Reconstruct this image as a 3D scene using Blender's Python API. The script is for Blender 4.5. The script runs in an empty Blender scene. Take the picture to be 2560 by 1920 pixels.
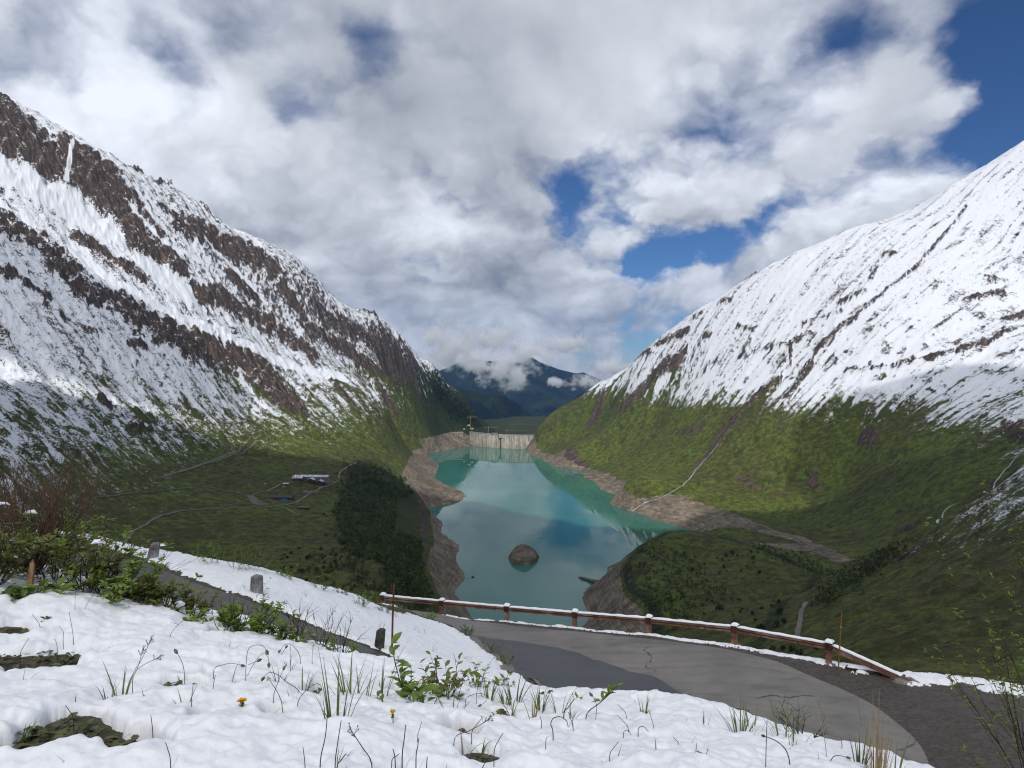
import bpy, math, random
import numpy as np
from mathutils import Vector, Matrix

scene = bpy.context.scene
COL = scene.collection
R = math.radians

# ---------------------------------------------------------------- camera
FPX, CX, CY = 1699.0, 1280.0, 960.0          # the photograph's focal length and centre in its own pixels
PITCH = math.atan(54.0 / FPX)
cam_data = bpy.data.cameras.new("camera")
cam_data.sensor_width = 36.0
cam_data.lens = FPX / 2560.0 * 36.0
cam_data.clip_start = 0.1
cam_data.clip_end = 60000.0
cam = bpy.data.objects.new("camera", cam_data)
cam.rotation_euler = (R(90) - PITCH, 0, 0)
COL.objects.link(cam)
scene.camera = cam

# ---------------------------------------------------------------- exposure and render
scene.view_settings.view_transform = 'Standard'
scene.view_settings.look = 'None'
scene.view_settings.exposure = 0.25
scene.view_settings.gamma = 1.0
scene.render.engine = 'CYCLES'
scene.cycles.use_denoising = True
scene.cycles.max_bounces = 6
scene.cycles.diffuse_bounces = 3
scene.cycles.glossy_bounces = 3
scene.cycles.transmission_bounces = 3
scene.cycles.transparent_max_bounces = 12
scene.cycles.volume_bounces = 3
scene.cycles.volume_step_rate = 2.0
scene.cycles.volume_max_steps = 256
scene.cycles.use_adaptive_sampling = True
scene.cycles.adaptive_threshold = 0.012
scene.cycles.filter_width = 1.15

# ---------------------------------------------------------------- sun
SUN_EL, SUN_AZ = R(48), R(184)               # azimuth clockwise from the view direction (+y): behind, to the right
sd = Vector((math.sin(SUN_AZ) * math.cos(SUN_EL), math.cos(SUN_AZ) * math.cos(SUN_EL), math.sin(SUN_EL)))
sun_data = bpy.data.lights.new("sun", 'SUN')
sun_data.energy = 2.75
sun_data.angle = R(0.6)
sun_data.color = (1.0, 0.955, 0.89)
sun = bpy.data.objects.new("sun", sun_data)
sun.rotation_euler = sd.to_track_quat('Z', 'Y').to_euler()
sun.location = sd * 500
COL.objects.link(sun)


# ---------------------------------------------------------------- node helpers
class NT:
    """small wrapper to write node trees tersely"""
    def __init__(self, tree):
        self.t = tree; self.n = tree.nodes; self.l = tree.links
        self.n.clear()

    def put(self, sock, val):
        if val is None: return
        if isinstance(val, bpy.types.NodeSocket): self.l.new(val, sock)
        else:
            if hasattr(sock.default_value, '__len__') and not hasattr(val, '__len__'):
                val = (val,) * len(sock.default_value)
            if hasattr(sock.default_value, '__len__') and len(sock.default_value) == 4 and len(val) == 3:
                val = tuple(val) + (1.0,)
            sock.default_value = val

    def node(self, typ, **kw):
        nd = self.n.new(typ)
        for k, v in kw.items(): setattr(nd, k, v)
        return nd

    def math(self, op, a, b=None, c=None, clamp=False):
        nd = self.node('ShaderNodeMath', operation=op, use_clamp=clamp)
        self.put(nd.inputs[0], a); self.put(nd.inputs[1], b)
        if c is not None: self.put(nd.inputs[2], c)
        return nd.outputs[0]

    def vmath(self, op, a, b=None):
        nd = self.node('ShaderNodeVectorMath', operation=op)
        self.put(nd.inputs[0], a)
        if b is not None:
            if op == 'SCALE': self.put(nd.inputs['Scale'], b)
            else: self.put(nd.inputs[1], b)
        return nd.outputs['Value'] if op in ('DOT_PRODUCT', 'LENGTH') else nd.outputs[0]

    def noise(self, vec, scale, detail=4.0, rough=0.55, dist=0.0, lac=2.0):
        nd = self.node('ShaderNodeTexNoise')
        if vec is not None: self.l.new(vec, nd.inputs['Vector'])
        self.put(nd.inputs['Scale'], scale); nd.inputs['Detail'].default_value = detail
        self.put(nd.inputs['Roughness'], rough); nd.inputs['Distortion'].default_value = dist
        nd.inputs['Lacunarity'].default_value = lac
        return nd.outputs['Fac']

    def voronoi(self, vec, scale, feature='F1'):
        nd = self.node('ShaderNodeTexVoronoi', feature=feature)
        if vec is not None: self.l.new(vec, nd.inputs['Vector'])
        nd.inputs['Scale'].default_value = scale
        return nd.outputs['Distance'], (nd.outputs['Color'] if 'Color' in nd.outputs else None)

    def ramp(self, x, a, b, c=0.0, d=1.0, smooth=True):
        nd = self.node('ShaderNodeMapRange', interpolation_type='SMOOTHSTEP' if smooth else 'LINEAR')
        self.put(nd.inputs[0], x); self.put(nd.inputs[1], a); self.put(nd.inputs[2], b)
        self.put(nd.inputs[3], c); self.put(nd.inputs[4], d)
        return nd.outputs[0]

    def mix(self, f, a, b):
        nd = self.node('ShaderNodeMix', data_type='RGBA')
        self.put(nd.inputs[0], f); self.put(nd.inputs[6], a); self.put(nd.inputs[7], b)
        return nd.outputs[2]

    def attr(self, name):
        return self.node('ShaderNodeAttribute', attribute_name=name).outputs['Fac']

    def pos(self):
        return self.node('ShaderNodeNewGeometry').outputs['Position']

    def objco(self):
        return self.node('ShaderNodeTexCoord').outputs['Object']

    def scalev(self, vec, s):
        return self.vmath('MULTIPLY', vec, s)

    def bump(self, height, dist, strength=1.0):
        nd = self.node('ShaderNodeBump')
        nd.inputs['Distance'].default_value = dist; nd.inputs['Strength'].default_value = strength
        self.put(nd.inputs['Height'], height)
        return nd.outputs[0]

    def principled(self, color, rough=0.8, normal=None, spec=0.3, **kw):
        nd = self.node('ShaderNodeBsdfPrincipled')
        self.put(nd.inputs['Base Color'], color); self.put(nd.inputs['Roughness'], rough)
        self.put(nd.inputs['Specular IOR Level'], spec)
        if normal is not None: self.l.new(normal, nd.inputs['Normal'])
        for k, v in kw.items(): self.put(nd.inputs[k], v)
        return nd.outputs[0]

    def out(self, shader, vol=None):
        o = self.node('ShaderNodeOutputMaterial')
        if shader is not None: self.l.new(shader, o.inputs['Surface'])
        if vol is not None: self.l.new(vol, o.inputs['Volume'])


def new_mat(name):
    m = bpy.data.materials.new(name); m.use_nodes = True
    return m, NT(m.node_tree)

# ---------------------------------------------------------------- sky: Nishita blue behind broken cloud
def px_dir(px, py):
    u, v = (px - CX) / FPX, (CY - py) / FPX
    d = Vector((u, math.cos(PITCH) + v * math.sin(PITCH), v * math.cos(PITCH) - math.sin(PITCH)))
    return d.normalized()

world = bpy.data.worlds.new("World"); scene.world = world; world.use_nodes = True
w = NT(world.node_tree)
sky = w.node('ShaderNodeTexSky', sky_type='NISHITA', sun_disc=False)
sky.sun_elevation = SUN_EL
sky.sun_rotation = SUN_AZ
sky.altitude = 2000.0
sky.air_density = 1.0; sky.dust_density = 0.2; sky.ozone_density = 1.6
gen = w.node('ShaderNodeTexCoord').outputs['Generated']
sep = w.node('ShaderNodeSeparateXYZ'); w.l.new(gen, sep.inputs[0])
dz = sep.outputs['Z']
# the cloud layer lies overhead: it stretches towards the horizon
inv = w.math('DIVIDE', 1.0, w.math('ADD', w.math('MAXIMUM', dz, 0.0), 1.1))
base_v = w.vmath('MULTIPLY', w.vmath('SCALE', gen, inv), (1.25, 1.25, 1.5))
low = w.ramp(dz, 0.42, 0.12)                  # 1 near the horizon: crisp heaps; 0 overhead: soft sheet
warp = w.node('ShaderNodeTexNoise'); w.l.new(base_v, warp.inputs['Vector'])
warp.inputs['Scale'].default_value = 3.2; warp.inputs['Detail'].default_value = 5.0; warp.inputs['Roughness'].default_value = 0.5
wv = w.vmath('SCALE', w.vmath('SUBTRACT', warp.outputs['Color'], (0.5, 0.5, 0.5)), 0.14)
pv = w.vmath('ADD', base_v, wv)
UP = (0.015, -0.015, 0.060)
rgh = w.math('ADD', 0.44, w.math('MULTIPLY', low, 0.08))
n_big = w.noise(pv, 3.6, 10.0, rgh)
n_sm = w.noise(pv, 3.6, 2.5, 0.5)
n_sm_up = w.noise(w.vmath('ADD', pv, UP), 3.6, 2.5, 0.5)
wfine = w.node('ShaderNodeTexNoise'); w.l.new(base_v, wfine.inputs['Vector'])
wfine.inputs['Scale'].default_value = 22.0; wfine.inputs['Detail'].default_value = 5.0; wfine.inputs['Roughness'].default_value = 0.6
wvf = w.vmath('SCALE', w.vmath('SUBTRACT', wfine.outputs['Color'], (0.5, 0.5, 0.5)), 0.045)
pf = w.vmath('ADD', w.vmath('ADD', base_v, w.vmath('ADD', w.vmath('SCALE', wv, 0.9), wvf)), (7.0, 3.0, 1.0))
def heap(vec, typ_detail, scale=6.0):
    """rounded cloud heads: billows of a folded noise, high on the heads, sharp in the creases"""
    tot = None
    for k in range(typ_detail):
        n = w.noise(w.vmath('ADD', vec, (k * 3.1, k * 1.7, 0)), scale * 2.07 ** k, 0.0)
        q = w.math('MULTIPLY', w.math('SUBTRACT', n, 0.5), 3.4)
        bl = w.math('MINIMUM', w.math('SUBTRACT', w.math('SQRT', w.math('ADD', w.math('MULTIPLY', q, q), 0.02)), 0.10), 1.0)
        bl = w.math('MULTIPLY', bl, 0.52 ** k)
        tot = bl if tot is None else w.math('ADD', tot, bl)
    return w.math('MULTIPLY', tot, 0.52)
n_det = w.noise(pf, 8.0, 10.0, w.math('ADD', 0.48, w.math('MULTIPLY', low, 0.12)))
n_pf = heap(pf, 4)
n_pf_up = heap(w.vmath('ADD', pf, (0.012, -0.008, 0.024)), 4)
n_puff = w.math('ADD', w.math('MULTIPLY', n_det, 0.55), w.math('MULTIPLY', n_pf, 0.45))

def blobs(items):
    tot = None
    for (px, py, rad, amp) in items:
        c = px_dir(px, py)
        dd = w.vmath('LENGTH', w.vmath('SUBTRACT', pgen, tuple(c)))
        g = w.ramp(dd, rad, 0.0, 0.0, amp)
        tot = g if tot is None else w.math('ADD', tot, g)
    return tot
# openings and banks of the cloud, their outlines broken by the noise
pgen = w.vmath('ADD', gen, w.vmath('SCALE', w.vmath('SUBTRACT', warp.outputs['Color'], (0.5, 0.5, 0.5)), 0.20))
pgen = w.vmath('ADD', pgen, w.vmath('SCALE', wvf, 1.1))
cover = blobs([
    (1480, 390, 0.07, -0.30), (1425, 470, 0.07, -0.30), (1560, 440, 0.05, -0.2), (1575, 545, 0.04, -0.22),
    (1650, 660, 0.07, -0.33), (1780, 632, 0.065, -0.36), (1900, 585, 0.065, -0.38), (1570, 715, 0.05, -0.30), (2010, 545, 0.07, -0.30), (1620, 700, 0.06, -0.2),
    (2570, 110, 0.13, -0.5), (2460, 30, 0.10, -0.36), (2310, 190, 0.045, -0.22), (2420, 380, 0.08, -0.34), (2180, 505, 0.07, -0.30), (2540, 260, 0.10, -0.40), (2120, 60, 0.06, -0.22), (2190, 170, 0.09, 0.25), (2080, 330, 0.08, 0.14), (2420, 250, 0.05, 0.16),
    (170, 60, 0.13, -0.26), (430, 130, 0.10, -0.24), (760, 250, 0.08, -0.26), (1000, 90, 0.12, -0.24), (640, 20, 0.1, -0.16), (920, 100, 0.06, -0.2),
    (900, 600, 0.35, 0.16), (1330, 880, 0.2, 0.2), (1300, 560, 0.08, 0.14), (1700, 440, 0.10, 0.14), (2280, 230, 0.07, 0.16), (600, 450, 0.3, 0.1), (1240, 715, 0.10, 0.16)])
amp_p = w.math('ADD', 0.5, w.math('MULTIPLY', low, 0.7))
dens = w.math('ADD', w.math('ADD', w.math('MULTIPLY', w.math('SUBTRACT', n_big, 0.5), 1.3), w.math('MULTIPLY', w.math('SUBTRACT', n_puff, 0.5), amp_p)), w.math('ADD', cover, 0.36))
alpha = w.ramp(dens, w.math('SUBTRACT', w.math('MULTIPLY', low, 0.06), 0.06), w.math('SUBTRACT', 0.36, w.math('MULTIPLY', low, 0.08)))
alpha = w.math('MAXIMUM', alpha, w.ramp(dz, 0.02, -0.02))
# light from above: tops bright, undersides grey
lit = w.math('ADD', w.math('MULTIPLY', w.math('SUBTRACT', n_sm, n_sm_up), 0.6),
             w.math('MULTIPLY', w.math('SUBTRACT', n_pf, n_pf_up), w.math('ADD', 0.05, w.math('MULTIPLY', low, 0.20))))
fine = w.math('MULTIPLY', w.math('SUBTRACT', n_puff, 0.48), w.math('ADD', 0.22, w.math('MULTIPLY', low, 0.34)))
thick = w.ramp(dens, 0.2, 0.8)
tone = blobs([
    (100, 330, 0.36, 0.11), (520, 230, 0.26, 0.06), (1650, 270, 0.34, 0.05), (2030, 190, 0.18, 0.07), (1080, 570, 0.12, 0.13), (1500, 560, 0.10, 0.11), (1650, 480, 0.12, 0.06), (1020, 420, 0.14, 0.05), (2350, 330, 0.12, 0.05),
    (1180, 860, 0.22, -0.03), (760, 620, 0.20, -0.04), (1400, 800, 0.24, -0.05), (1330, 700, 0.12, -0.03), (1510, 800, 0.05, -0.08), (1300, 860, 0.14, 0.07), (1480, 700, 0.08, 0.05),
    (1000, 30, 0.30, -0.05), (1700, 555, 0.08, -0.10), (1150, 300, 0.25, -0.02), (1900, 500, 0.10, -0.07)])
val = w.math('ADD', w.math('ADD', w.math('ADD', w.math('SUBTRACT', 0.775, w.math('MULTIPLY', thick, 0.09)), lit), fine), tone)
val = w.math('MINIMUM', w.math('MAXIMUM', val, 0.36), 0.94)
tint = w.mix(w.ramp(val, 0.45, 0.85), (0.86, 0.95, 1.14), (0.90, 0.945, 1.04))
ccol = w.vmath('SCALE', tint, w.math('MULTIPLY', w.math('POWER', val, 2.2), w.ramp(dz, -0.12, -0.01, 0.35, 1.0)))
bg_sky = w.node('ShaderNodeBackground')
w.l.new(w.vmath('MULTIPLY', sky.outputs[0], (0.50, 0.78, 1.18)), bg_sky.inputs[0]); bg_sky.inputs[1].default_value = 0.046
bg_cl = w.node('ShaderNodeBackground'); w.l.new(ccol, bg_cl.inputs[0]); bg_cl.inputs[1].default_value = 1.0
mx = w.node('ShaderNodeMixShader'); w.l.new(alpha, mx.inputs[0])
w.l.new(bg_sky.outputs[0], mx.inputs[1]); w.l.new(bg_cl.outputs[0], mx.inputs[2])
wo = w.node('ShaderNodeOutputWorld'); w.l.new(mx.outputs[0], wo.inputs[0])
world.cycles.sampling_method = 'MANUAL'
world.cycles.sample_map_resolution = 512

# ---------------------------------------------------------------- numeric tools
_rng = np.random.RandomState(7)
_perm = np.concatenate([_rng.permutation(256)] * 2)
_ang = _rng.rand(256) * 2 * np.pi
_gx, _gy = np.cos(_ang), np.sin(_ang)

def pnoise(x, y, seed=0):
    x = np.asarray(x, dtype=np.float64) + seed * 17.37; y = np.asarray(y, dtype=np.float64) - seed * 9.71
    xi = np.floor(x).astype(np.int64); yi = np.floor(y).astype(np.int64)
    xf = x - xi; yf = y - yi
    u = xf * xf * xf * (xf * (xf * 6 - 15) + 10); v = yf * yf * yf * (yf * (yf * 6 - 15) + 10)
    a0 = _perm[(xi & 255)]; a1 = _perm[((xi + 1) & 255)]
    y0 = yi & 255; y1 = (yi + 1) & 255
    h00 = _perm[(a0 + y0) & 511]; h10 = _perm[(a1 + y0) & 511]; h01 = _perm[(a0 + y1) & 511]; h11 = _perm[(a1 + y1) & 511]
    g00 = _gx[h00] * xf + _gy[h00] * yf; g10 = _gx[h10] * (xf - 1) + _gy[h10] * yf
    g01 = _gx[h01] * xf + _gy[h01] * (yf - 1); g11 = _gx[h11] * (xf - 1) + _gy[h11] * (yf - 1)
    a = g00 + u * (g10 - g00); b = g01 + u * (g11 - g01)
    return (a + v * (b - a)) * 1.5          # about -1..1

def fbm(x, y, octaves=4, seed=0, gain=0.5, lac=2.03):
    t = 0.0; a = 1.0; s = 0.0
    for o in range(octaves):
        t = t + a * pnoise(x, y, seed + o * 3); s += a
        a *= gain; x = x * lac; y = y * lac
    return t / s

def ridged(x, y, octaves=4, seed=0, gain=0.5, lac=2.05):
    t = 0.0; a = 1.0; s = 0.0
    for o in range(octaves):
        t = t + a * (1 - 2 * np.abs(pnoise(x, y, seed + o * 3))); s += a
        a *= gain; x = x * lac; y = y * lac
    return t / s

def sstep(a, b, x):
    t = np.clip((x - a) / (b - a), 0, 1)
    return t * t * (3 - 2 * t)

def at(px, py, d):
    """point of the scene seen at photo pixel (px, py) and d metres ahead of the camera"""
    u, v = (px - CX) / FPX, (CY - py) / FPX
    Y = math.cos(PITCH) + v * math.sin(PITCH); Z = v * math.cos(PITCH) - math.sin(PITCH)
    return (u * d / Y, d, Z * d / Y)

def at_z(px, py, z):
    """point at height z seen at photo pixel (px, py)"""
    u, v = (px - CX) / FPX, (CY - py) / FPX
    Y = math.cos(PITCH) + v * math.sin(PITCH); Z = v * math.cos(PITCH) - math.sin(PITCH)
    k = z / Z
    return (u * k, Y * k, z)

class RBF:
    """smooth height surface through scattered 3D points (multiquadric)"""
    def __init__(self, pts, c, scale, smooth=0.0):
        P = np.array(pts, dtype=np.float64); self.xy = P[:, :2] / scale; self.s = scale; self.c2 = (c / scale) ** 2
        n = len(P)
        d2 = ((self.xy[:, None] - self.xy[None]) ** 2).sum(-1)
        A = np.zeros((n + 3, n + 3)); A[:n, :n] = -np.sqrt(d2 + self.c2) + smooth * np.eye(n)
        A[:n, n] = 1; A[:n, n + 1:n + 3] = self.xy; A[n:, :n] = A[:n, n:].T
        b = np.zeros(n + 3); b[:n] = P[:, 2]
        s = np.linalg.solve(A, b); self.w = s[:n]; self.p = s[n:]
    def __call__(self, x, y):
        x = np.asarray(x, dtype=np.float64) / self.s; y = np.asarray(y, dtype=np.float64) / self.s
        z = self.p[0] + self.p[1] * x + self.p[2] * y
        for (cx, cy), wt in zip(self.xy, self.w):
            z = z - wt * np.sqrt((x - cx) ** 2 + (y - cy) ** 2 + self.c2)
        return z

def seg_dist(x, y, pts):
    """distance to a polyline and the arc parameter 0..n-1 of the nearest point"""
    best = np.full(x.shape, 1e9); par = np.zeros(x.shape)
    for i in range(len(pts) - 1):
        ax, ay = pts[i][0], pts[i][1]; bx, by = pts[i + 1][0], pts[i + 1][1]
        dx, dy = bx - ax, by - ay; L = dx * dx + dy * dy + 1e-9
        t = np.clip(((x - ax) * dx + (y - ay) * dy) / L, 0, 1)
        d = np.hypot(x - (ax + t * dx), y - (ay + t * dy))
        k = d < best
        best = np.where(k, d, best); par = np.where(k, i + t, par)
    return best, par

def in_poly(x, y, poly):
    inside = np.zeros(x.shape, dtype=bool); n = len(poly); j = n - 1
    for i in range(n):
        xi, yi = poly[i][0], poly[i][1]; xj, yj = poly[j][0], poly[j][1]
        if yi != yj:
            c = ((yi > y) != (yj > y)) & (x < (xj - xi) * (y - yi) / (yj - yi) + xi)
            inside ^= c
        j = i
    return inside

def poly_sd(x, y, poly):
    """signed distance, positive inside"""
    d, _ = seg_dist(x, y, list(poly) + [poly[0]])
    return np.where(in_poly(x, y, poly), d, -d)

# ---------------------------------------------------------------- mesh tools
def link(name, me, mat=None, parent=None, smooth=True):
    o = bpy.data.objects.new(name, me); COL.objects.link(o)
    if mat is not None and not me.materials:
        for m in (mat if isinstance(mat, (list, tuple)) else [mat]): me.materials.append(m)
    if parent is not None: o.parent = parent
    return o

def mesh_np(name, V, F, attrs=None, smooth=True):
    """mesh from numpy vertices and an (n, k) index array"""
    me = bpy.data.meshes.new(name); V = np.asarray(V, dtype=np.float32); F = np.asarray(F, dtype=np.int32)
    n, k = F.shape
    me.vertices.add(len(V)); me.vertices.foreach_set('co', V.ravel())
    me.loops.add(n * k); me.loops.foreach_set('vertex_index', F.ravel())
    me.polygons.add(n); me.polygons.foreach_set('loop_start', np.arange(n, dtype=np.int32) * k)
    if smooth: me.polygons.foreach_set('use_smooth', np.ones(n, dtype=bool))
    for nm, a in (attrs or {}).items():
        at_ = me.attributes.new(nm, 'FLOAT', 'POINT'); at_.data.foreach_set('value', np.asarray(a, dtype=np.float32))
    me.update(calc_edges=True); me.validate()
    return me

def grid_faces(nr, nc):
    i = np.arange(nr * nc).reshape(nr, nc)
    return np.stack([i[:-1, :-1], i[:-1, 1:], i[1:, 1:], i[1:, :-1]], -1).reshape(-1, 4)

def compact(V, F, attrs=None):
    used = np.zeros(len(V), dtype=bool); used[F.ravel()] = True
    m = np.cumsum(used) - 1
    return V[used], m[F], {k: a[used] for k, a in (attrs or {}).items()}

class MB:
    """collects tubes, leaves, boxes into one mesh"""
    def __init__(self): self.v = []; self.f = []
    def tube(self, pts, radii, n=5, cap=True):
        pts = [Vector(p) for p in pts]; b = len(self.v)
        if not hasattr(radii, '__len__'): radii = [radii] * len(pts)
        ref = Vector((0.3, 0.1, 1)).normalized()
        for i, p in enumerate(pts):
            t = (pts[min(i + 1, len(pts) - 1)] - pts[max(i - 1, 0)])
            t = t.normalized() if t.length > 1e-9 else Vector((0, 0, 1))
            r = ref if abs(t.dot(ref)) < 0.95 else Vector((1, 0, 0))
            a = t.cross(r).normalized(); c = t.cross(a)
            for k in range(n):
                q = 2 * math.pi * k / n
                self.v.append(p + (a * math.cos(q) + c * math.sin(q)) * radii[i])
        for i in range(len(pts) - 1):
            for k in range(n):
                k2 = (k + 1) % n
                self.f.append((b + i * n + k, b + i * n + k2, b + (i + 1) * n + k2, b + (i + 1) * n + k))
        if cap:
            self.f.append(tuple(b + k for k in range(n))[::-1])
            self.f.append(tuple(b + (len(pts) - 1) * n + k for k in range(n)))
    def leaf(self, base, d, up, L, W, bend=0.25, fold=0.25, seg=3):
        d = Vector(d).normalized(); up = Vector(up); side = d.cross(up)
        side = side.normalized() if side.length > 1e-6 else Vector((1, 0, 0)); up = side.cross(d)
        b = len(self.v); p = Vector(base)
        prof = [0.08] + [math.sin(math.pi * (0.12 + 0.80 * i / seg)) for i in range(1, seg)] + [0.03]
        for i in range(seg + 1):
            t = i / seg
            c = p + d * (L * t) - up * (bend * L * t * t)
            hw = W * 0.5 * prof[i]
            self.v += [c - side * hw + up * (fold * hw), c, c + side * hw + up * (fold * hw)]
        for i in range(seg):
            a = b + i * 3
            self.f += [(a, a + 1, a + 4, a + 3), (a + 1, a + 2, a + 5, a + 4)]
    def blade(self, base, d, L, W, droop, side=None, seg=5):
        d = Vector(d).normalized(); side = side or d.cross(Vector((0, 0, 1)))
        side = side.normalized() if side.length > 1e-6 else Vector((1, 0, 0))
        b = len(self.v); p = Vector(base); out = Vector((d.x, d.y, 0)); out = out.normalized() if out.length > 1e-5 else side.cross(Vector((0, 0, 1)))
        for i in range(seg + 1):
            t = i / seg
            c = p + d * (L * t) + (out * 0.6 - Vector((0, 0, 1))) * (droop * L * t ** 2.2)
            hw = W * 0.5 * (1 - t ** 1.6) + 0.0003
            self.v += [c - side * hw, c + side * hw]
        for i in range(seg):
            a = b + i * 2; self.f.append((a, a + 1, a + 3, a + 2))
    def box(self, c, s, rz=0.0, taper=1.0, bev=0.0):
        """box centred at c with size s, turned by rz, top scaled by taper; bev chamfers the top edge"""
        b = len(self.v); cx, cy, cz = c; hx, hy, hz = s[0] / 2, s[1] / 2, s[2] / 2
        rings = [(-hz, 1.0)] + ([(hz - bev, taper), (hz, taper * (1 - bev / max(min(hx, hy), 1e-6)))] if bev else [(hz, taper)])
        cr, sr = math.cos(rz), math.sin(rz)
        for (z, k) in rings:
            for (sx, sy) in ((-1, -1), (1, -1), (1, 1), (-1, 1)):
                x, y = sx * hx * k, sy * hy * k
                self.v.append(Vector((cx + x * cr - y * sr, cy + x * sr + y * cr, cz + z)))
        m = len(rings)
        for i in range(m - 1):
            for k in range(4):
                k2 = (k + 1) % 4
                self.f.append((b + i * 4 + k, b + i * 4 + k2, b + (i + 1) * 4 + k2, b + (i + 1) * 4 + k))
        self.f.append((b + 3, b + 2, b + 1, b)); self.f.append(tuple(b + (m - 1) * 4 + k for k in range(4)))
    def beam(self, p, q, w, h, up=(0, 0, 1)):
        """rectangular bar from p to q"""
        p, q = Vector(p), Vector(q); d = (q - p).normalized(); s = d.cross(Vector(up))
        s = s.normalized() if s.length > 1e-5 else Vector((1, 0, 0)); u = s.cross(d)
        b = len(self.v)
        for e in (p, q):
            for (i, j) in ((-1, -1), (1, -1), (1, 1), (-1, 1)): self.v.append(e + s * (i * w / 2) + u * (j * h / 2))
        for k in range(4):
            k2 = (k + 1) % 4; self.f.append((b + k, b + k2, b + 4 + k2, b + 4 + k))
        self.f.append((b + 3, b + 2, b + 1, b)); self.f.append((b + 4, b + 5, b + 6, b + 7))
    def poly(self, pts):
        b = len(self.v); self.v += [Vector(p) for p in pts]; self.f.append(tuple(range(b, b + len(pts))))
    def mesh(self, name, smooth=False):
        me = bpy.data.meshes.new(name)
        me.from_pydata([tuple(p) for p in self.v], [], self.f)
        if smooth: me.polygons.foreach_set('use_smooth', [True] * len(me.polygons))
        me.update()
        return me
    def build(self, name, mat, parent=None, smooth=False):
        return link(name, self.mesh(name, smooth), mat, parent)

def tag(o, label=None, cat=None, group=None, kind=None):
    if label: o['label'] = label
    if cat: o['category'] = cat
    if group: o['group'] = group
    if kind: o['kind'] = kind
    return o

def empty(name, loc, rz=0.0):
    o = bpy.data.objects.new(name, None); COL.objects.link(o); o.location = loc; o.rotation_euler = (0, 0, rz)
    o.empty_display_size = 0.2
    return o

def copy_tree(o, parent=None):
    c = o.copy(); COL.objects.link(c)
    if parent is not None: c.parent = parent
    for ch in list(o.children): copy_tree(ch, c)
    return c

# ---------------------------------------------------------------- the valley: one height surface through surveyed points
WATER = -380.0
FULL = -318.0          # high-water mark of the reservoir, level with the crest of the dam
far_px = [
    # right skyline
    (1342, 1072, 3000), (1388, 1030, 3000), (1493, 966, 2900), (1620, 874, 2700), (1736, 787, 2600), (1851, 717, 2500),
    (1967, 648, 2450), (2140, 573, 2400), (2314, 509, 2400), (2383, 463, 2400), (2464, 417, 2400), (2559, 359, 2400), (2700, 290, 2400),
    # right face
    (2000, 1300, 1520), (2100, 1200, 1650), (2000, 1080, 1830), (2250, 1100, 1560), (2200, 850, 1950), (2450, 900, 1750), (2450, 650, 2080),
    (2560, 1000, 1450), (2200, 1300, 1260), (2330, 1200, 1250), (2480, 1120, 1260), (1800, 1040, 2120), (1800, 1180, 1850), (1650, 1050, 2400), (1650, 1180, 2020), (1500, 1060, 2700),
    (1760, 900, 2380), (1950, 800, 2250), (1420, 1090, 2820), (1500, 1150, 2400), (2700, 800, 1900), (2700, 1100, 1150),
    # streambed behind the knoll
    (2110, 1405, 1050), (1900, 1335, 1330), (2000, 1375, 1180), (1800, 1300, 1450),
    # knoll
    (1604, 1362, 1120), (1650, 1335, 1170), (1725, 1330, 1180), (1800, 1345, 1150), (1900, 1420, 990), (2000, 1520, 840), (1950, 1380, 1080), (1650, 1450, 960),
    (1700, 1400, 1060), (1850, 1500, 860), (1700, 1540, 820), (1780, 1575, 720), (1900, 1590, 630), (2060, 1440, 960),
    # spur on the near right
    (2118, 1412, 800), (2239, 1358, 770), (2307, 1330, 750), (2344, 1310, 735), (2449, 1252, 710), (2560, 1183, 690), (2700, 1100, 680),
    (2200, 1480, 640), (2350, 1400, 600), (2560, 1400, 480), (2200, 1600, 400), (2560, 1600, 330), (2000, 1600, 500), (2080, 1500, 660), (2450, 1500, 440), (2700, 1500, 380),
    (2400, 1660, 290), (2200, 1680, 300), (2700, 1700, 230),
    # left skyline
    (-160, 190, 1900), (0, 243, 2000), (69, 283, 2030), (162, 336, 2080), (278, 399, 2150), (347, 440, 2200), (463, 497, 2280), (555, 567, 2350), (694, 631, 2450),
    (764, 683, 2500), (810, 740, 2540), (879, 798, 2650), (926, 793, 2800), (972, 827, 2880), (1030, 891, 3000), (1088, 926, 3200), (1157, 995, 3500), (1226, 1068, 3720),
    # left face
    (300, 1000, 1480), (600, 1000, 1850), (600, 1130, 1620), (900, 1110, 2000), (950, 1000, 2330), (100, 800, 1500), (0, 600, 1620), (400, 700, 1930), (700, 850, 2220),
    (850, 900, 2430), (0, 1000, 1150), (0, 1150, 900), (200, 1280, 980), (1000, 1000, 2600), (1060, 1020, 2950), (1100, 1060, 3060), (-150, 900, 1250), (-150, 1200, 800), (-150, 500, 1650),
    (980, 1080, 2450), (1010, 1120, 2300), (0, 430, 1800), (200, 560, 1880), (450, 900, 1750), (250, 430, 2030), (1140, 1050, 3170),
    # plateau with the lodge
    (770, 1200, 1480), (700, 1245, 1320), (340, 1330, 980), (500, 1330, 1030), (700, 1450, 800), (900, 1490, 770), (851, 1227, 1470), (846, 1281, 1270),
    (851, 1344, 1080), (878, 1389, 960), (968, 1407, 930), (400, 1250, 1150), (500, 1200, 1350), (200, 1360, 850), (919, 1152, 1800), (991, 1188, 1800), (1059, 1233, 1670), (1000, 1210, 1740),
    (960, 1330, 1200), (980, 1270, 1430),
]
full_px = [   # high-water line
    (1015, 1103), (1001, 1188), (1063, 1425), (1066, 1362), (1059, 1394), (1086, 1484), (1424, 1121), (1572, 1201), (1573, 1486), (1620, 1528), (1560, 1425)]
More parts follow.
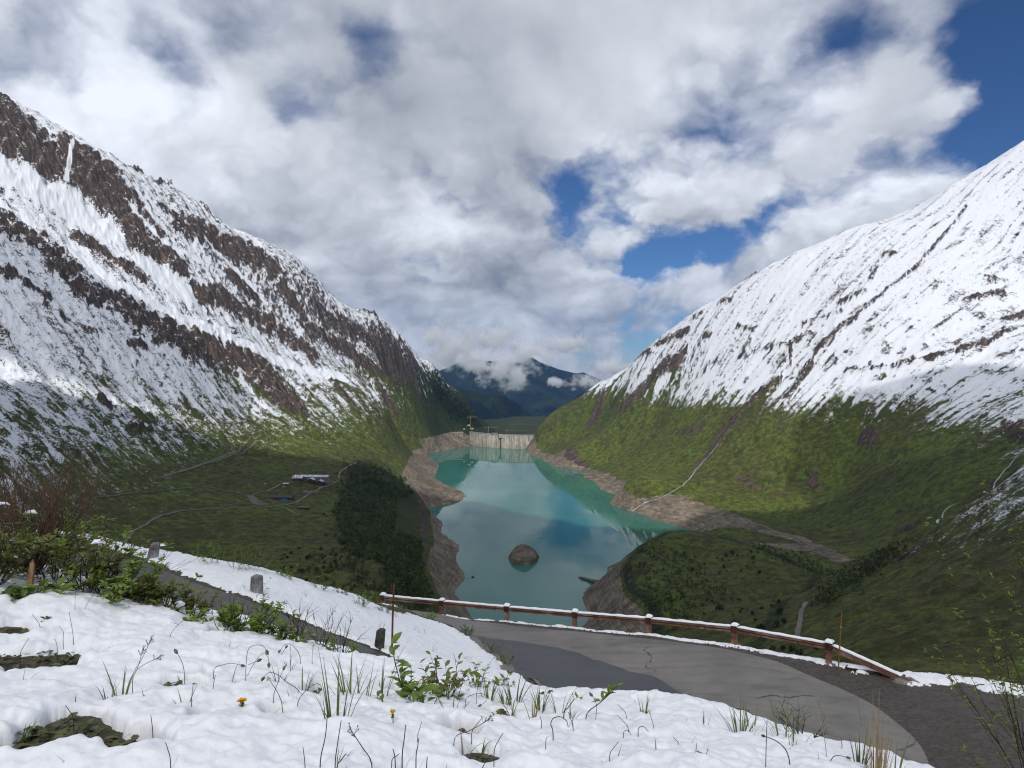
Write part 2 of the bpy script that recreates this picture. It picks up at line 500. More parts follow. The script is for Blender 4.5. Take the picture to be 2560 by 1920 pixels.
water_px = [  # waterline
    (1200, 1113), (1131, 1122), (1087, 1130), (1048, 1147), (1087, 1197), (1131, 1219), (1161, 1239), (1152, 1251), (1113, 1264), (1063, 1274), (1066, 1290), (1100, 1326),
    (1118, 1344), (1145, 1367), (1138, 1389), (1158, 1434), (1127, 1486), (1156, 1502), (1170, 1540),
    (1315, 1121), (1322, 1136), (1360, 1150), (1366, 1159), (1395, 1168), (1416, 1190), (1456, 1206), (1489, 1230), (1529, 1246), (1528, 1263), (1573, 1281), (1625, 1305),
    (1678, 1323), (1725, 1336), (1513, 1449), (1479, 1465), (1458, 1491), (1468, 1522), (1478, 1540)]
lakebed_px = [(1200, 1300), (1300, 1200), (1350, 1300), (1450, 1330), (1250, 1170), (1300, 1450), (1200, 1420), (1400, 1430), (1180, 1180), (1450, 1260), (1560, 1340)]
far_pts = [at(*p) for p in far_px]
far_pts += [at_z(x, y, FULL) for x, y in full_px]
far_pts += [at_z(x, y, WATER) for x, y in water_px]
far_pts += [(p[0], p[1], WATER - 22.0) for p in (at_z(x, y, WATER) for x, y in lakebed_px)]
far_pts += [  # hidden ground between the road and the lake, and behind the ridges
    (0, 40, -22), (30, 38, -21), (-30, 40, -17), (-60, 60, -24), (70, 60, -30), (0, 110, -70), (0, 220, -150), (0, 500, -280), (0, 760, -345), (0, 900, -383), (90, 850, -370), (-60, 800, -345),
    (-60, 160, -85), (-160, 160, -85), (-38, 50, -21), (-75, 100, -52), (-220, 300, -135), (-20, 70, -34), (-270, 330, -120), (-420, 480, -160), (-150, 420, -210), (-350, 600, -240), (-300, 300, -140), (120, 700, -318), (160, 160, -88), (90, 300, -180), (100, 480, -262), (-100, 620, -290),
    (-500, 420, -120), (35, 70, -38), (48, 95, -53), (64, 130, -70), (95, 190, -98), (25, 52, -29), (-800, 700, -90), (300, 160, -70), (420, 260, -70),
    at(1113, 1090, 3030), at(1160, 1078, 3160), (0, 3350, -440), (-60, 3600, -520), (80, 3300, -440), (100, 4200, -720), (0, 5200, -900), (400, 5200, -920), (700, 4300, -640), (400, 3800, -520), (-900, 3300, -100), (-500, 4200, -420), (-1800, 3000, 300), (-2600, 2200, 700),
    (700, 3300, -150), (1400, 3200, 250), (2200, 3000, 500), (2600, 2200, 800), (350, 3500, -350), (-2200, 1300, 600), (1800, 1500, 300), (1000, 5200, -740), (-1200, 5200, -500), (2500, 4500, 0), (-2500, 4500, 100)]
for (px, py, d) in far_px:      # the ground falls away behind the skylines
    if (px, py) in ((1493, 966), (1620, 874), (1736, 787), (1851, 717), (1967, 648), (2140, 573), (2314, 509), (2383, 463), (2464, 417), (2559, 359), (2700, 290), (0, 243), (69, 283), (162, 336), (278, 399), (347, 440), (463, 497), (555, 567), (694, 631), (764, 683), (879, 798), (972, 827), (1030, 891)):
        x, y, z = at(px, py, d * 1.09); far_pts.append((x, y, z - 75.0))
far_h = RBF(far_pts, 55.0, 500.0, smooth=0.004)

def build_far_grid():
    th = np.concatenate([np.linspace(-52, -39.2, 60)[:-1], np.linspace(-39.2, 39.2, 1480), np.linspace(39.2, 52, 60)[1:]])
    th = np.radians(th)
    r = np.concatenate([np.geomspace(37, 250, 60)[:-1], np.geomspace(250, 800, 170)[:-1], np.geomspace(800, 3900, 500), np.geomspace(3900, 4900, 30)[1:]])
    T, RR = np.meshgrid(th, r)
    X = RR * np.sin(T); Y = RR * np.cos(T)
    return th, r, X, Y

TH, RAD, FX, FY = build_far_grid()
FZ0 = far_h(FX[::2, ::2], FY[::2, ::2])          # smooth base, evaluated on every other node and interpolated
def up2(Z, shape):
    out = np.zeros(shape); out[::2, ::2] = Z[:(shape[0] + 1) // 2, :(shape[1] + 1) // 2]
    a = out[::2, ::2]
    nr, nc = shape
    o = out
    lastr = ((nr - 1) // 2) * 2; lastc = ((nc - 1) // 2) * 2
    o[1:lastr:2, ::2] = 0.5 * (o[0:lastr - 1:2, ::2] + o[2:lastr + 1:2, ::2])
    if lastr < nr - 1: o[nr - 1, ::2] = 2 * o[nr - 2, ::2] - o[nr - 3, ::2]
    o[:, 1:lastc:2] = 0.5 * (o[:, 0:lastc - 1:2] + o[:, 2:lastc + 1:2])
    if lastc < nc - 1: o[:, nc - 1] = 2 * o[:, nc - 2] - o[:, nc - 3]
    return o
FZ0 = up2(FZ0, FX.shape)

# sides of the valley and their contour / fall-line coordinates
axis_x = np.interp(FY, [0, 700, 1000, 1300, 1700, 2300, 3000, 3700, 6000], [-50, 20, 30, 40, 60, 60, 0, -60, 100])
LEFT = FX < axis_x
CONT = np.where(LEFT, 0.38 * FX + 0.925 * FY, -0.345 * FX + 0.94 * FY)     # along the contours
FALL = np.where(LEFT, 0.925 * FX - 0.38 * FY, -0.94 * FX - 0.345 * FY)     # down the slope

def lookup(A, x, y):
    """bilinear value of grid A at (x, y)"""
    t = np.arctan2(x, y); rr = np.hypot(x, y)
    j = np.interp(t, TH, np.arange(len(TH))); i = np.interp(rr, RAD, np.arange(len(RAD)))
    j0 = np.clip(np.floor(j).astype(int), 0, len(TH) - 2); i0 = np.clip(np.floor(i).astype(int), 0, len(RAD) - 2)
    fj = j - j0; fi = i - i0
    return (A[i0, j0] * (1 - fi) * (1 - fj) + A[i0 + 1, j0] * fi * (1 - fj) + A[i0, j0 + 1] * (1 - fi) * fj + A[i0 + 1, j0 + 1] * fi * fj)

def hit(px, py, Z):
    """where the sight line through a photo pixel meets the valley surface: (x, y)"""
    d = px_dir(px, py); t = math.atan2(d.x, d.y); el = d.z / math.hypot(d.x, d.y)
    j = int(np.clip(round(np.interp(t, TH, np.arange(len(TH)))), 0, len(TH) - 1))
    e = Z[:, j] / RAD
    k = np.nonzero(e[8:] >= el)[0]
    if len(k) == 0:
        i = int(np.argmax(e[100:])) + 100
    else:
        i = int(k[0]) + 8
        if i > 0:
            a = (el - e[i - 1]) / (e[i] - e[i - 1] + 1e-12); rr = RAD[i - 1] + np.clip(a, 0, 1) * (RAD[i] - RAD[i - 1])
            return rr * math.sin(t), rr * math.cos(t)
    return RAD[i] * math.sin(t), RAD[i] * math.cos(t)

def strokes(lst, Z, x0, y0, k, jitter=None):
    """mask of brush strokes laid on the surface; points in zoomed pixels (px = x0 + x / k), width in the same pixels"""
    M = np.zeros(FX.shape)
    for st in lst:
        pts, wid = st[0], st[1]; amt = st[2] if len(st) > 2 else 1.0
        if len(pts) == 1: pts = [pts[0], (pts[0][0] + 1, pts[0][1])]
        W = []; D = []
        for (a, b) in pts:
            x, y = hit(x0 + a / k, y0 + b / k, Z); W.append((x, y)); D.append(y)
        rad = [0.5 * wid / k / FPX * d * 1.45 for d in D]
        mg = max(rad) * 1.7
        xs = [p[0] for p in W]; ys = [p[1] for p in W]
        box = (FX > min(xs) - mg) & (FX < max(xs) + mg) & (FY > min(ys) - mg) & (FY < max(ys) + mg)
        if not box.any(): continue
        d, p = seg_dist(FX[box], FY[box], W)
        rr = np.interp(p, np.arange(len(rad)), rad)
        q = d / rr
        if jitter is not None: q = q + jitter[box]
        m = sstep(1.2, 0.65, q) * amt
        M[box] = np.maximum(M[box], m)
    return M

# ---------------------------------------------------------------- zones of the valley
MEADOW = [at(*p)[:2] for p in [(200, 1290, 980), (400, 1190, 1330), (620, 1160, 1560), (860, 1150, 1800), (1000, 1200, 1760), (1060, 1260, 1620), (1060, 1400, 1100), (1090, 1490, 900), (900, 1600, 620), (500, 1600, 550), (150, 1450, 650)]]
FOREST = [at(*p)[:2] for p in [(869, 1166, 1800), (919, 1148, 1830), (991, 1186, 1800), (1040, 1215, 1720), (1075, 1235, 1700), (1074, 1281, 1640), (1085, 1330, 1350), (1075, 1362, 1185), (1068, 1394, 1107), (1075, 1425, 1041), (1100, 1484, 935),
          (1110, 1520, 830), (960, 1500, 780), (968, 1407, 930), (900, 1400, 945), (870, 1385, 970), (845, 1344, 1080), (838, 1281, 1270), (845, 1227, 1480)]]
KNOLL = [at(*p)[:2] for p in [(1557, 1423, 1045), (1600, 1355, 1130), (1725, 1325, 1190), (1820, 1340, 1170), (2060, 1430, 980), (2000, 1530, 830), (1900, 1610, 560), (1650, 1610, 700), (1620, 1528, 868), (1573, 1486, 931)]]
SPUR = [at(*p)[:2] for p in [(2090, 1412, 850), (2239, 1340, 800), (2344, 1290, 780), (2449, 1235, 750), (2760, 1050, 720), (2760, 1750, 150), (2200, 1750, 150), (1800, 1650, 350), (1900, 1590, 640), (2060, 1500, 740)]]
sd_meadow = poly_sd(FX, FY, MEADOW); sd_forest = poly_sd(FX, FY, FOREST); sd_knoll = poly_sd(FX, FY, KNOLL); sd_spur = poly_sd(FX, FY, SPUR)

n200 = fbm(FX / 200, FY / 200, 3, 1); n60 = fbm(FX / 60, FY / 60, 4, 2); n20 = fbm(FX / 20, FY / 20, 4, 3)
gully = ridged(CONT / 85 + 0.35 * n60, FALL / 420, 4, 5)
rib = ridged(CONT / 34 + 0.4 * n60, FALL / 190, 4, 6)
rough = ridged(FX / 38, FY / 38, 5, 8, gain=0.56)

mount = sstep(-10, -90, sd_meadow) * sstep(-10, -60, sd_knoll) * sstep(5, -40, sd_spur) * sstep(60, 200, FZ0 - WATER)
jit = 0.9 * n20 + 0.55 * n60 + 0.35 * rib
# rock bands, gullies, laid along what the photograph shows (zoomed pixels of the two slopes)
rockL = strokes([
    ([(-40, 100), (60, 190), (150, 300), (250, 460)], 150), ([(-40, 230), (80, 330), (180, 420)], 130), ([(335, 330), (400, 430), (500, 560), (545, 690)], 125), ([(380, 330), (470, 420), (560, 520)], 80),
    ([(540, 560), (640, 740), (780, 830)], 75), ([(-60, 620), (60, 660), (150, 720), (270, 830), (370, 940)], 120), ([(330, 690), (480, 800), (610, 880)], 40),
    ([(400, 950), (560, 1000), (610, 1040)], 80), ([(620, 1070), (800, 1170), (1000, 1190), (1150, 1290), (1260, 1430)], 120), ([(-40, 820), (120, 910), (200, 950)], 34), ([(200, 1000), (300, 1070), (420, 1130)], 18, .8),
    ([(790, 650), (950, 720), (1100, 770), (1180, 830)], 75), ([(860, 940), (1050, 1010), (1200, 1100), (1350, 1210)], 58), ([(560, 390), (625, 425)], 26), ([(680, 462), (740, 480)], 20),
    ([(885, 560), (950, 635)], 18), ([(1240, 930), (1310, 1010)], 45), ([(1330, 1100), (1500, 1180), (1680, 1310)], 38, .8), ([(1100, 1330), (1250, 1440)], 70, .7), ([(1500, 1080), (1640, 1180), (1800, 1300)], 48, .8),
    ([(440, 1435), (480, 1450)], 22), ([(570, 1540), (660, 1560)], 20), ([(640, 600), (700, 690)], 26, .8), ([(1000, 860), (1120, 960)], 30, .8), ([(700, 560), (800, 650)], 22, .7), ([(1380, 990), (1460, 1080)], 30, .7),
    ([(1450, 1330), (1560, 1470)], 26, .8), ([(1650, 1350), (1720, 1460)], 28, .8), ([(560, 1160), (640, 1200)], 14), ([(0, 1100), (60, 1200)], 30, .6), ([(1590, 1020), (1640, 1040)], 22, .9)], FZ0, 0, 200, 1.747, jit)
snowL = strokes([
    ([(-40, 390), (150, 490), (330, 590), (480, 690)], 100), ([(330, 770), (520, 920), (700, 1020), (900, 1110), (1100, 1190), (1480, 1310)], 46), ([(640, 840), (800, 940)], 80), ([(318, 300), (300, 400), (288, 490)], 13, 1.0),
    ([(-40, 560), (60, 600), (200, 700)], 22), ([(250, 240), (400, 310), (540, 410), (620, 440)], 20), ([(560, 560), (700, 720), (900, 830)], 14), ([(700, 420), (900, 560), (1180, 700)], 36, .7), ([(900, 730), (1040, 850), (1150, 970)], 12)], FZ0, 0, 200, 1.747, 0.5 * jit)
rockR = strokes([
    ([(1880, 300), (1780, 430)], 5, .8), ([(1780, 430), (1640, 590), (1480, 720)], 9), ([(1480, 720), (1330, 850), (1190, 965)], 24), ([(1190, 965), (1160, 1030)], 10), ([(1140, 1050), (1110, 1110), (1060, 1190)], 34), ([(1000, 1110), (900, 1200), (820, 1290), (740, 1380), (640, 1500)], 44, .9),
    ([(560, 1000), (440, 1080), (380, 1160), (300, 1240)], 42), ([(200, 1180), (150, 1300)], 60, .8), ([(1062, 940), (1064, 1050)], 9), ([(1500, 540), (1550, 535)], 22), ([(1460, 590), (1430, 660)], 22, .8), ([(1290, 760), (1400, 710)], 26, .9),
    ([(1070, 935), (1150, 900)], 24, .9), ([(1120, 850), (1300, 800)], 18, .7), ([(610, 825), (660, 800)], 18), ([(740, 755), (790, 740)], 16), ([(440, 955), (590, 885)], 20, .9), ([(350, 1000), (430, 990)], 16, .8), ([(1560, 1050), (1700, 1020), (1800, 990)], 24), ([(1840, 990), (1980, 930), (2060, 890)], 30), ([(2050, 840), (2150, 810)], 28),
    ([(1320, 1080), (1420, 1060), (1560, 1060)], 16, .9), ([(1880, 740), (2040, 720)], 22), ([(1960, 640), (2060, 660)], 14, .7), ([(670, 910), (690, 905)], 14), ([(900, 980), (1040, 945)], 10, .8), ([(1490, 860), (1400, 890)], 12, .8), ([(860, 640), (900, 620)], 10), ([(820, 860), (900, 880)], 14, .7),
    ([(1740, 1100), (1620, 1200), (1520, 1300)], 18, .7), ([(1400, 1380), (1440, 1400)], 60), ([(830, 1560), (900, 1600)], 40, .8), ([(1160, 1560), (1180, 1600)], 50, .8), ([(560, 1360), (640, 1350)], 40, .7), ([(1000, 1340), (1060, 1340)], 40, .6), ([(30, 1440), (110, 1500)], 50), ([(2060, 1330), (2138, 1400)], 60)], FZ0, 1400, 350, 1.843, jit)
rockS = strokes([     # the near spur and the rim over the stream
    ([(1400, 560), (1500, 500), (1640, 470), (1760, 400)], 110, .9), ([(1620, 350), (1700, 310)], 46), ([(1880, 420), (2000, 330)], 60, .8), ([(2060, 120), (2200, 60)], 50, .8), ([(2080, 620), (2180, 560)], 50, .7), ([(1950, 250), (2080, 200)], 46, .7), ([(-690, 150), (-655, 230), (-645, 300), (-648, 380)], 34, .9), ([(350, 470), (330, 560), (380, 640)], 30, .6)], FZ0, 1400, 1150, 1.907, jit)
pathM = strokes([     # bare trodden earth beside the farm tracks
    ([(940, 305), (960, 340), (1000, 352)], 26, .8), ([(1250, 285), (1300, 285)], 26, .9), ([(1180, 215), (1340, 222)], 12, .6), ([(450, 210), (560, 170), (740, 110), (940, 30)], 7, .7), ([(400, 140), (200, 110)], 5, .5)], FZ0, 200, 1100, 2.212)

# relief
amp_side = np.where(LEFT, 1.0, 0.62)
near_sh = sstep(0, 50, FZ0 - WATER)
fade = sstep(60, 420, np.hypot(FX, FY))
Z = FZ0.copy()
Z += fade * mount * amp_side * (14.0 * (gully - 0.1) + 8.0 * rib + 4.0 * n20 + np.where(LEFT, 7.0, 1.5) * rough)
rockA = np.maximum(np.maximum(rockL, rockR * 0.8), rockS * 0.7)
Z += fade * rockA * mount * (13.0 * rough + 5.0 * rib + 5.0 * ridged(FX / 13, FY / 13, 3, 18))
Z += fade * rockS * 5.0 * rough
Z += fade * (1 - mount) * near_sh * (3.6 * n60 + 1.9 * n20 + 0.8 * ridged(FX / 30, FY / 30, 3, 17))
Z += fade * sstep(0, 60, sd_spur) * (5.0 * rib + 3.0 * n60)
Z += (1 - near_sh) * (2.4 * n20 + 1.6 * n60 + 1.5 * ridged(FX / 16, FY / 16, 3, 19))
Z += sstep(3000, 3300, FY) * 8 * rib
Z -= np.where((FX > axis_x) & (FY > 1250) & (FY < 2600), 9.0 * np.exp(-((FZ0 - WATER) / 16.0) ** 2), 0)

# island in the lake
isl = at_z(1309, 1395, WATER)
di = np.hypot((FX - isl[0]) / 29.0, (FY - isl[1]) / 52.0) + 0.16 * n20 + 0.12 * n60
Z = np.maximum(Z, WATER - 10 + 31 * np.sqrt(np.clip(1 - di ** 2, 0, 1)) * (1 + 0.18 * rough))

def grid_normals(X, Y, Zz):
    P = np.stack([X, Y, Zz], -1)
    a = np.gradient(P, axis=1); b = np.gradient(P, axis=0)
    n = np.cross(a, b); n /= np.linalg.norm(n, axis=-1, keepdims=True) + 1e-12
    return np.where(n[..., 2:3] < 0, -n, n)
NRM = grid_normals(FX, FY, Z)
NZ = NRM[..., 2]

# cover: snow by height, blown off the ribs and lying in the gullies; bare lake bed; grass; scrub
steep = 0.7 * sstep(0.54, 0.38, NZ) * sstep(-150, 0, Z)
rock = np.clip(np.maximum(rockA, steep * 0.8 * mount), 0, 1)
rock = rock * (1 - np.where(LEFT, snowL, 0))
hz = Z + 46 * n60 + 34 * n200 + 12 * rib + 30 * n20
snow_lo = np.where(LEFT, -300, -205); snow_hi = np.where(LEFT, -105, -50)
snow = sstep(snow_lo, snow_hi, hz) ** 0.8
streak = fbm(CONT / 11, FALL / 110, 4, 12)
streak2 = fbm(CONT / 30 + 0.3 * n20, FALL / 260, 4, 14)
snow = snow * np.where(LEFT, 0.78, 0.85) + np.where(LEFT, 0.24, 0.25) * streak * snow + np.where(LEFT, 0.30, 0.10) * (streak2 - 0.15) * snow
snow -= np.where(LEFT, 0.12, 0.0) * sstep(1700, 2500, FY) * snow * (0.4 + 1.0 * rib)
snow -= np.where(LEFT, 0.10, 0.04) * snow * (rib > 0.35)
dust = sstep(60, -130, Z + 40 * n200) * (sd_forest < 0)
snow = np.where(LEFT, snow - 0.15 * dust * sstep(0.2, 0.6, snow), snow)
snow = np.where(LEFT, np.maximum(snow, snowL * sstep(-190, -120, Z)), snow)
ledge = sstep(0.46, 0.80, NZ + 0.10 * n20)
snow = snow * (1 - rock) + rock * snow * (0.10 + 0.58 * ledge)
snow = np.where(LEFT, snow - 0.22 * (1 - rock) * snow * sstep(0.56, 0.38, NZ), snow)
patch = sstep(0.10, 0.42, n60 + 0.55 * n20 + 0.3 * streak2) * sstep(330, -120, Z + 60 * n200)
snow = np.where(LEFT, snow - 0.25 * patch * sstep(150, -150, Z), snow - 0.42 * patch)
lines = sstep(0.42, 0.75, ridged(CONT / 26 + 0.25 * n20 + 0.5 * n200, FALL / 420, 2, 33)) * sstep(-0.35, 0.25, n200 + 0.5 * n60 + 0.25)
snow -= np.where(LEFT, 0.10, 0.25) * lines
snow *= sstep(180, 400, np.hypot(FX, FY)) * sstep(3700, 3300, FY) * sstep(2, -8, np.where(LEFT, sd_forest, -99))
snow = np.where(sd_spur > 0, (0.43 + 0.14 * n20) * sstep(-240, -120, Z + 30 * n60 + 25 * (rockS - .3)) * sstep(400, 640, FY + 60 * n60), snow)
lakeside = (np.abs(FX - axis_x) < 520) & (FY < 3150)
bare = sstep(FULL + 3, FULL - 5, Z + 4.0 * n20) * lakeside * sstep(4, -14, sd_knoll) * sstep(6, -8, sd_forest)
RSH = [hit(x, y, Z) for x, y in [(1318, 1100), (1345, 1117), (1424, 1122), (1414, 1140), (1445, 1157), (1500, 1172), (1572, 1203), (1566, 1222), (1600, 1236), (1640, 1244), (1725, 1250), (1783, 1276), (1856, 1288), (1930, 1325)]] + [at_z(x, y, WATER)[:2] for x, y in [(1900, 1350), (1760, 1360), (1600, 1330), (1500, 1290), (1440, 1240), (1380, 1190), (1330, 1160), (1290, 1130)]]
sd_rsh = poly_sd(FX, FY, RSH)
bare = np.where((FX > axis_x) & (FY > 1240), bare * sstep(0, 14, sd_rsh + 14 * n20 + 10 * n60), bare)
bare = np.maximum(bare, sstep(0.97, 0.8, di))
# earth along the stream behind the knoll
stw = [hit(1400 + a / 1.907, 1150 + b / 1.907, Z) for a, b in [(520, 260), (640, 270), (780, 290), (900, 310), (1000, 340), (1130, 370), (1200, 410), (1300, 450), (1350, 480)]]
ds, ps = seg_dist(FX, FY, stw)
wst = np.interp(ps, [0, 2, 3, 4, 8], [95, 60, 26, 15, 16])
bare = np.maximum(bare, sstep(1.15, 0.8, ds / wst + 0.35 * n20) * (sd_knoll < 12))
lush_lit = np.where((sd_meadow > -20) | (sd_spur > -20) | (sd_knoll > -10), 0.78, 1.0) * np.clip(0.55 + 0.5 * n60 + 0.45 * n200 - 0.35 * sstep(-200, -60, Z), 0, 1)  # meadow, spur and knoll grass colour lowered to imitate cloud shade
scrub = sstep(0.02, 0.30, n60 + 0.6 * n20 - 0.05 - 0.25 * (lush_lit - .5)) * sstep(-60, -150, Z) * np.where(LEFT, 0.55, 0.55)
scrub = np.where((sd_meadow > 0) & (sd_forest < -5), 0.20 * scrub, scrub)
scrub = np.maximum(scrub, 0.55 * sstep(-30, 24, sd_forest + 14 * n20 + 34 * n60 - 8))
scrub = np.where(sd_knoll > 0, np.maximum(scrub * .5, sstep(26, 4, sd_knoll + 10 * n20) * 0.9), scrub)
pine = sstep(2750, 3050, FY + 60 * n60) * LEFT * sstep(60, -20, Z)
scrub = np.maximum(scrub, np.maximum(pine, sstep(3250, 3500, FY + 120 * n200) * (0.7 + 0.5 * n200)))
earth = pathM
rock = np.maximum(rock, 0.8 * sstep(-80, 30, Z + 20 * n60))

ATT = dict(snow=snow, rock=rock, bare=bare, lush_lit=lush_lit, scrub=scrub, earth=earth, cont=CONT, fall=FALL)
ATT = {k: np.asarray(v, dtype=np.float32).ravel() for k, v in ATT.items()}

# ---------------------------------------------------------------- hillside material
hill_mat, t = new_mat("hillside")
pos = t.pos()
a_snow, a_rock, a_bare, a_lush_lit, a_scrub, a_earth = (t.attr(k) for k in ('snow', 'rock', 'bare', 'lush_lit', 'scrub', 'earth'))
cmb = t.node('ShaderNodeCombineXYZ'); t.l.new(t.attr('cont'), cmb.inputs[0]); t.l.new(t.attr('fall'), cmb.inputs[1])
n_fine = t.noise(pos, 0.32, 5.0, 0.65)
n_mid = t.noise(pos, 0.075, 5.0, 0.6)
n_wide = t.noise(pos, 0.016, 4.0, 0.55)
n_str = t.noise(t.scalev(cmb.outputs[0], (0.20, 0.020, 1.0)), 1.0, 5.0, 0.66)
n_fine0 = t.math('SUBTRACT', n_fine, 0.5); n_mid0 = t.math('SUBTRACT', n_mid, 0.5); n_str0 = t.math('SUBTRACT', n_str, 0.5)
brk = t.math('ADD', t.math('ADD', t.math('MULTIPLY', n_fine0, 1.5), t.math('MULTIPLY', n_mid0, 1.1)), t.math('MULTIPLY', n_str0, 0.8))
snow_m = t.ramp(t.math('ADD', a_snow, t.math('MULTIPLY', brk, t.math('ADD', 0.62, t.math('MULTIPLY', a_rock, 0.45)))), 0.38, 0.58)
rock_m = t.ramp(t.math('ADD', a_rock, t.math('MULTIPLY', brk, 0.35)), 0.38, 0.62)
bare_m = t.ramp(t.math('ADD', a_bare, t.math('MULTIPLY', n_mid0, 0.4)), 0.40, 0.60)
scrub_m = t.ramp(t.math('ADD', a_scrub, t.math('ADD', t.math('MULTIPLY', n_mid0, 1.4), t.math('MULTIPLY', n_fine0, .9))), 0.42, 0.62)
grass = t.mix(t.ramp(t.math('ADD', a_lush_lit, t.math('MULTIPLY', n_mid0, 0.9)), 0.2, 0.85), (0.084, 0.086, 0.027), (0.108, 0.138, 0.024))
grass = t.mix(t.ramp(n_mid, 0.33, 0.67), t.vmath('SCALE', grass, 0.62), t.vmath('SCALE', grass, 1.15))
grass = t.mix(t.ramp(n_fine, 0.35, 0.7), t.vmath('SCALE', grass, 0.62), t.vmath('SCALE', grass, 1.2))
scol = t.mix(t.ramp(n_mid, 0.36, 0.64), (0.017, 0.024, 0.008), (0.042, 0.054, 0.016))
scol = t.mix(t.ramp(n_fine, 0.35, 0.65), t.vmath('SCALE', scol, 0.6), t.vmath('SCALE', scol, 1.15))
rcol = t.mix(t.ramp(n_str, 0.34, 0.66), (0.045, 0.038, 0.035), (0.150, 0.120, 0.095))
rcol = t.mix(t.ramp(n_mid, 0.38, 0.62), t.vmath('MULTIPLY', rcol, (0.72, 0.74, 0.80)), t.vmath('MULTIPLY', rcol, (1.35, 1.15, 1.0)))
rcol = t.mix(t.ramp(n_fine, 0.35, 0.68), t.vmath('SCALE', rcol, 0.5), rcol)
zsep = t.node('ShaderNodeSeparateXYZ'); t.l.new(pos, zsep.inputs[0])
strand = t.node('ShaderNodeTexNoise', noise_dimensions='1D'); t.l.new(t.math('ADD', zsep.outputs[2], t.math('MULTIPLY', n_wide, 7.0)), strand.inputs['W'])
strand.inputs['Scale'].default_value = 0.55; strand.inputs['Detail'].default_value = 4.0
bcol = t.mix(t.ramp(strand.outputs['Fac'], 0.3, 0.7), (0.172, 0.138, 0.098), (0.290, 0.242, 0.178))
bcol = t.mix(t.ramp(n_fine, 0.30, 0.60), t.vmath('SCALE', bcol, 0.62), bcol)
bcol = t.mix(t.ramp(n_mid, 0.40, 0.62), t.vmath('SCALE', bcol, 0.70), t.vmath('SCALE', bcol, 1.18))
bcol = t.mix(t.ramp(n_wide, 0.42, 0.62), bcol, t.vmath('MULTIPLY', bcol, (0.68, 0.68, 0.70)))
ecol = (0.17, 0.15, 0.125)
col = t.mix(scrub_m, grass, scol)
col = t.mix(rock_m, col, rcol)
col = t.mix(bare_m, col, bcol)
col = t.mix(t.ramp(t.math('ADD', a_earth, t.math('MULTIPLY', n_mid0, .3)), 0.4, 0.6), col, ecol)
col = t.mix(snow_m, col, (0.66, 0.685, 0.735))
bh = t.math('ADD', t.math('MULTIPLY', n_fine, t.math('SUBTRACT', 1.6, t.math('MULTIPLY', snow_m, 1.2))), t.math('MULTIPLY', n_str, 2.2))
t.out(t.principled(col, 0.9, t.bump(bh, 1.5, 0.8), 0.15))

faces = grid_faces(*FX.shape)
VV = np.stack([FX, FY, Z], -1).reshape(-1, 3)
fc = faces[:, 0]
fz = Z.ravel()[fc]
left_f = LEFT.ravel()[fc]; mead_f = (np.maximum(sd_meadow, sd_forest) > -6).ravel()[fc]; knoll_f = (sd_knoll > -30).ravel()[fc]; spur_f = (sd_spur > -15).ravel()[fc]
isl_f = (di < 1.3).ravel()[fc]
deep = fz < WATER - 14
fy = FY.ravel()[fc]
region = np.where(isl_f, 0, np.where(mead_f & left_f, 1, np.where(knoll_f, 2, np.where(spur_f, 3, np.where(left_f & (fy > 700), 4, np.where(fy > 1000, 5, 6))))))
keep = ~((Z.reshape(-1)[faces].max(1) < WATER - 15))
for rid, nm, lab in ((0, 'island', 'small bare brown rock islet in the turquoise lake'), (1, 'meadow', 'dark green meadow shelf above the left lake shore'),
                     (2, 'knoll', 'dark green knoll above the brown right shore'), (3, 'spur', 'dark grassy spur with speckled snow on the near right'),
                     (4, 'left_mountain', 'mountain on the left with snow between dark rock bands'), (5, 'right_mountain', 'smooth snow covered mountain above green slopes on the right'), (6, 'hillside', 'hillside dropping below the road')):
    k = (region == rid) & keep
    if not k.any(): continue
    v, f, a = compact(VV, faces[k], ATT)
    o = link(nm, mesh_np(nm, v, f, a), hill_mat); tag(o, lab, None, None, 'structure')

# ---------------------------------------------------------------- the lake
water_mat, t = new_mat("lake_water")
pos = t.pos()
wob = t.noise(t.scalev(pos, (0.45, 1.0, 1.0)), 0.05, 5.0, 0.55)
wide = t.noise(t.scalev(pos, (1.0, 0.25, 1.0)), 0.006, 4.0, 0.5)
wc = t.mix(t.ramp(wide, 0.35, 0.65), (0.028, 0.128, 0.100), (0.040, 0.160, 0.128))
rg = t.ramp(t.noise(t.scalev(pos, (0.3, 1.0, 1.0)), 0.008, 3.0, 0.5), 0.46, 0.62, 0.01, 0.09)
t.out(t.principled(wc, rg, t.bump(wob, 0.05, 0.35), 0.5, **{'IOR': 1.33}))
DAM_L, DAM_R = at_z(1176, 1079, FULL), at_z(1342, 1087, FULL)
shore = [(-800, 500, WATER), (800, 500, WATER), (900, 1600, WATER), (500, 2300, WATER), (DAM_R[0] + 60, DAM_R[1] + 10, WATER), (DAM_R[0], DAM_R[1] + 6, WATER), (-40, 3062, WATER), (DAM_L[0], DAM_L[1] + 6, WATER), (DAM_L[0] - 150, DAM_L[1] - 60, WATER), (-420, 2500, WATER), (-420, 1700, WATER)]
m = MB(); m.poly(shore)
tag(m.build('lake', water_mat), 'turquoise reservoir lake mirroring the clouds', None, None, 'structure')

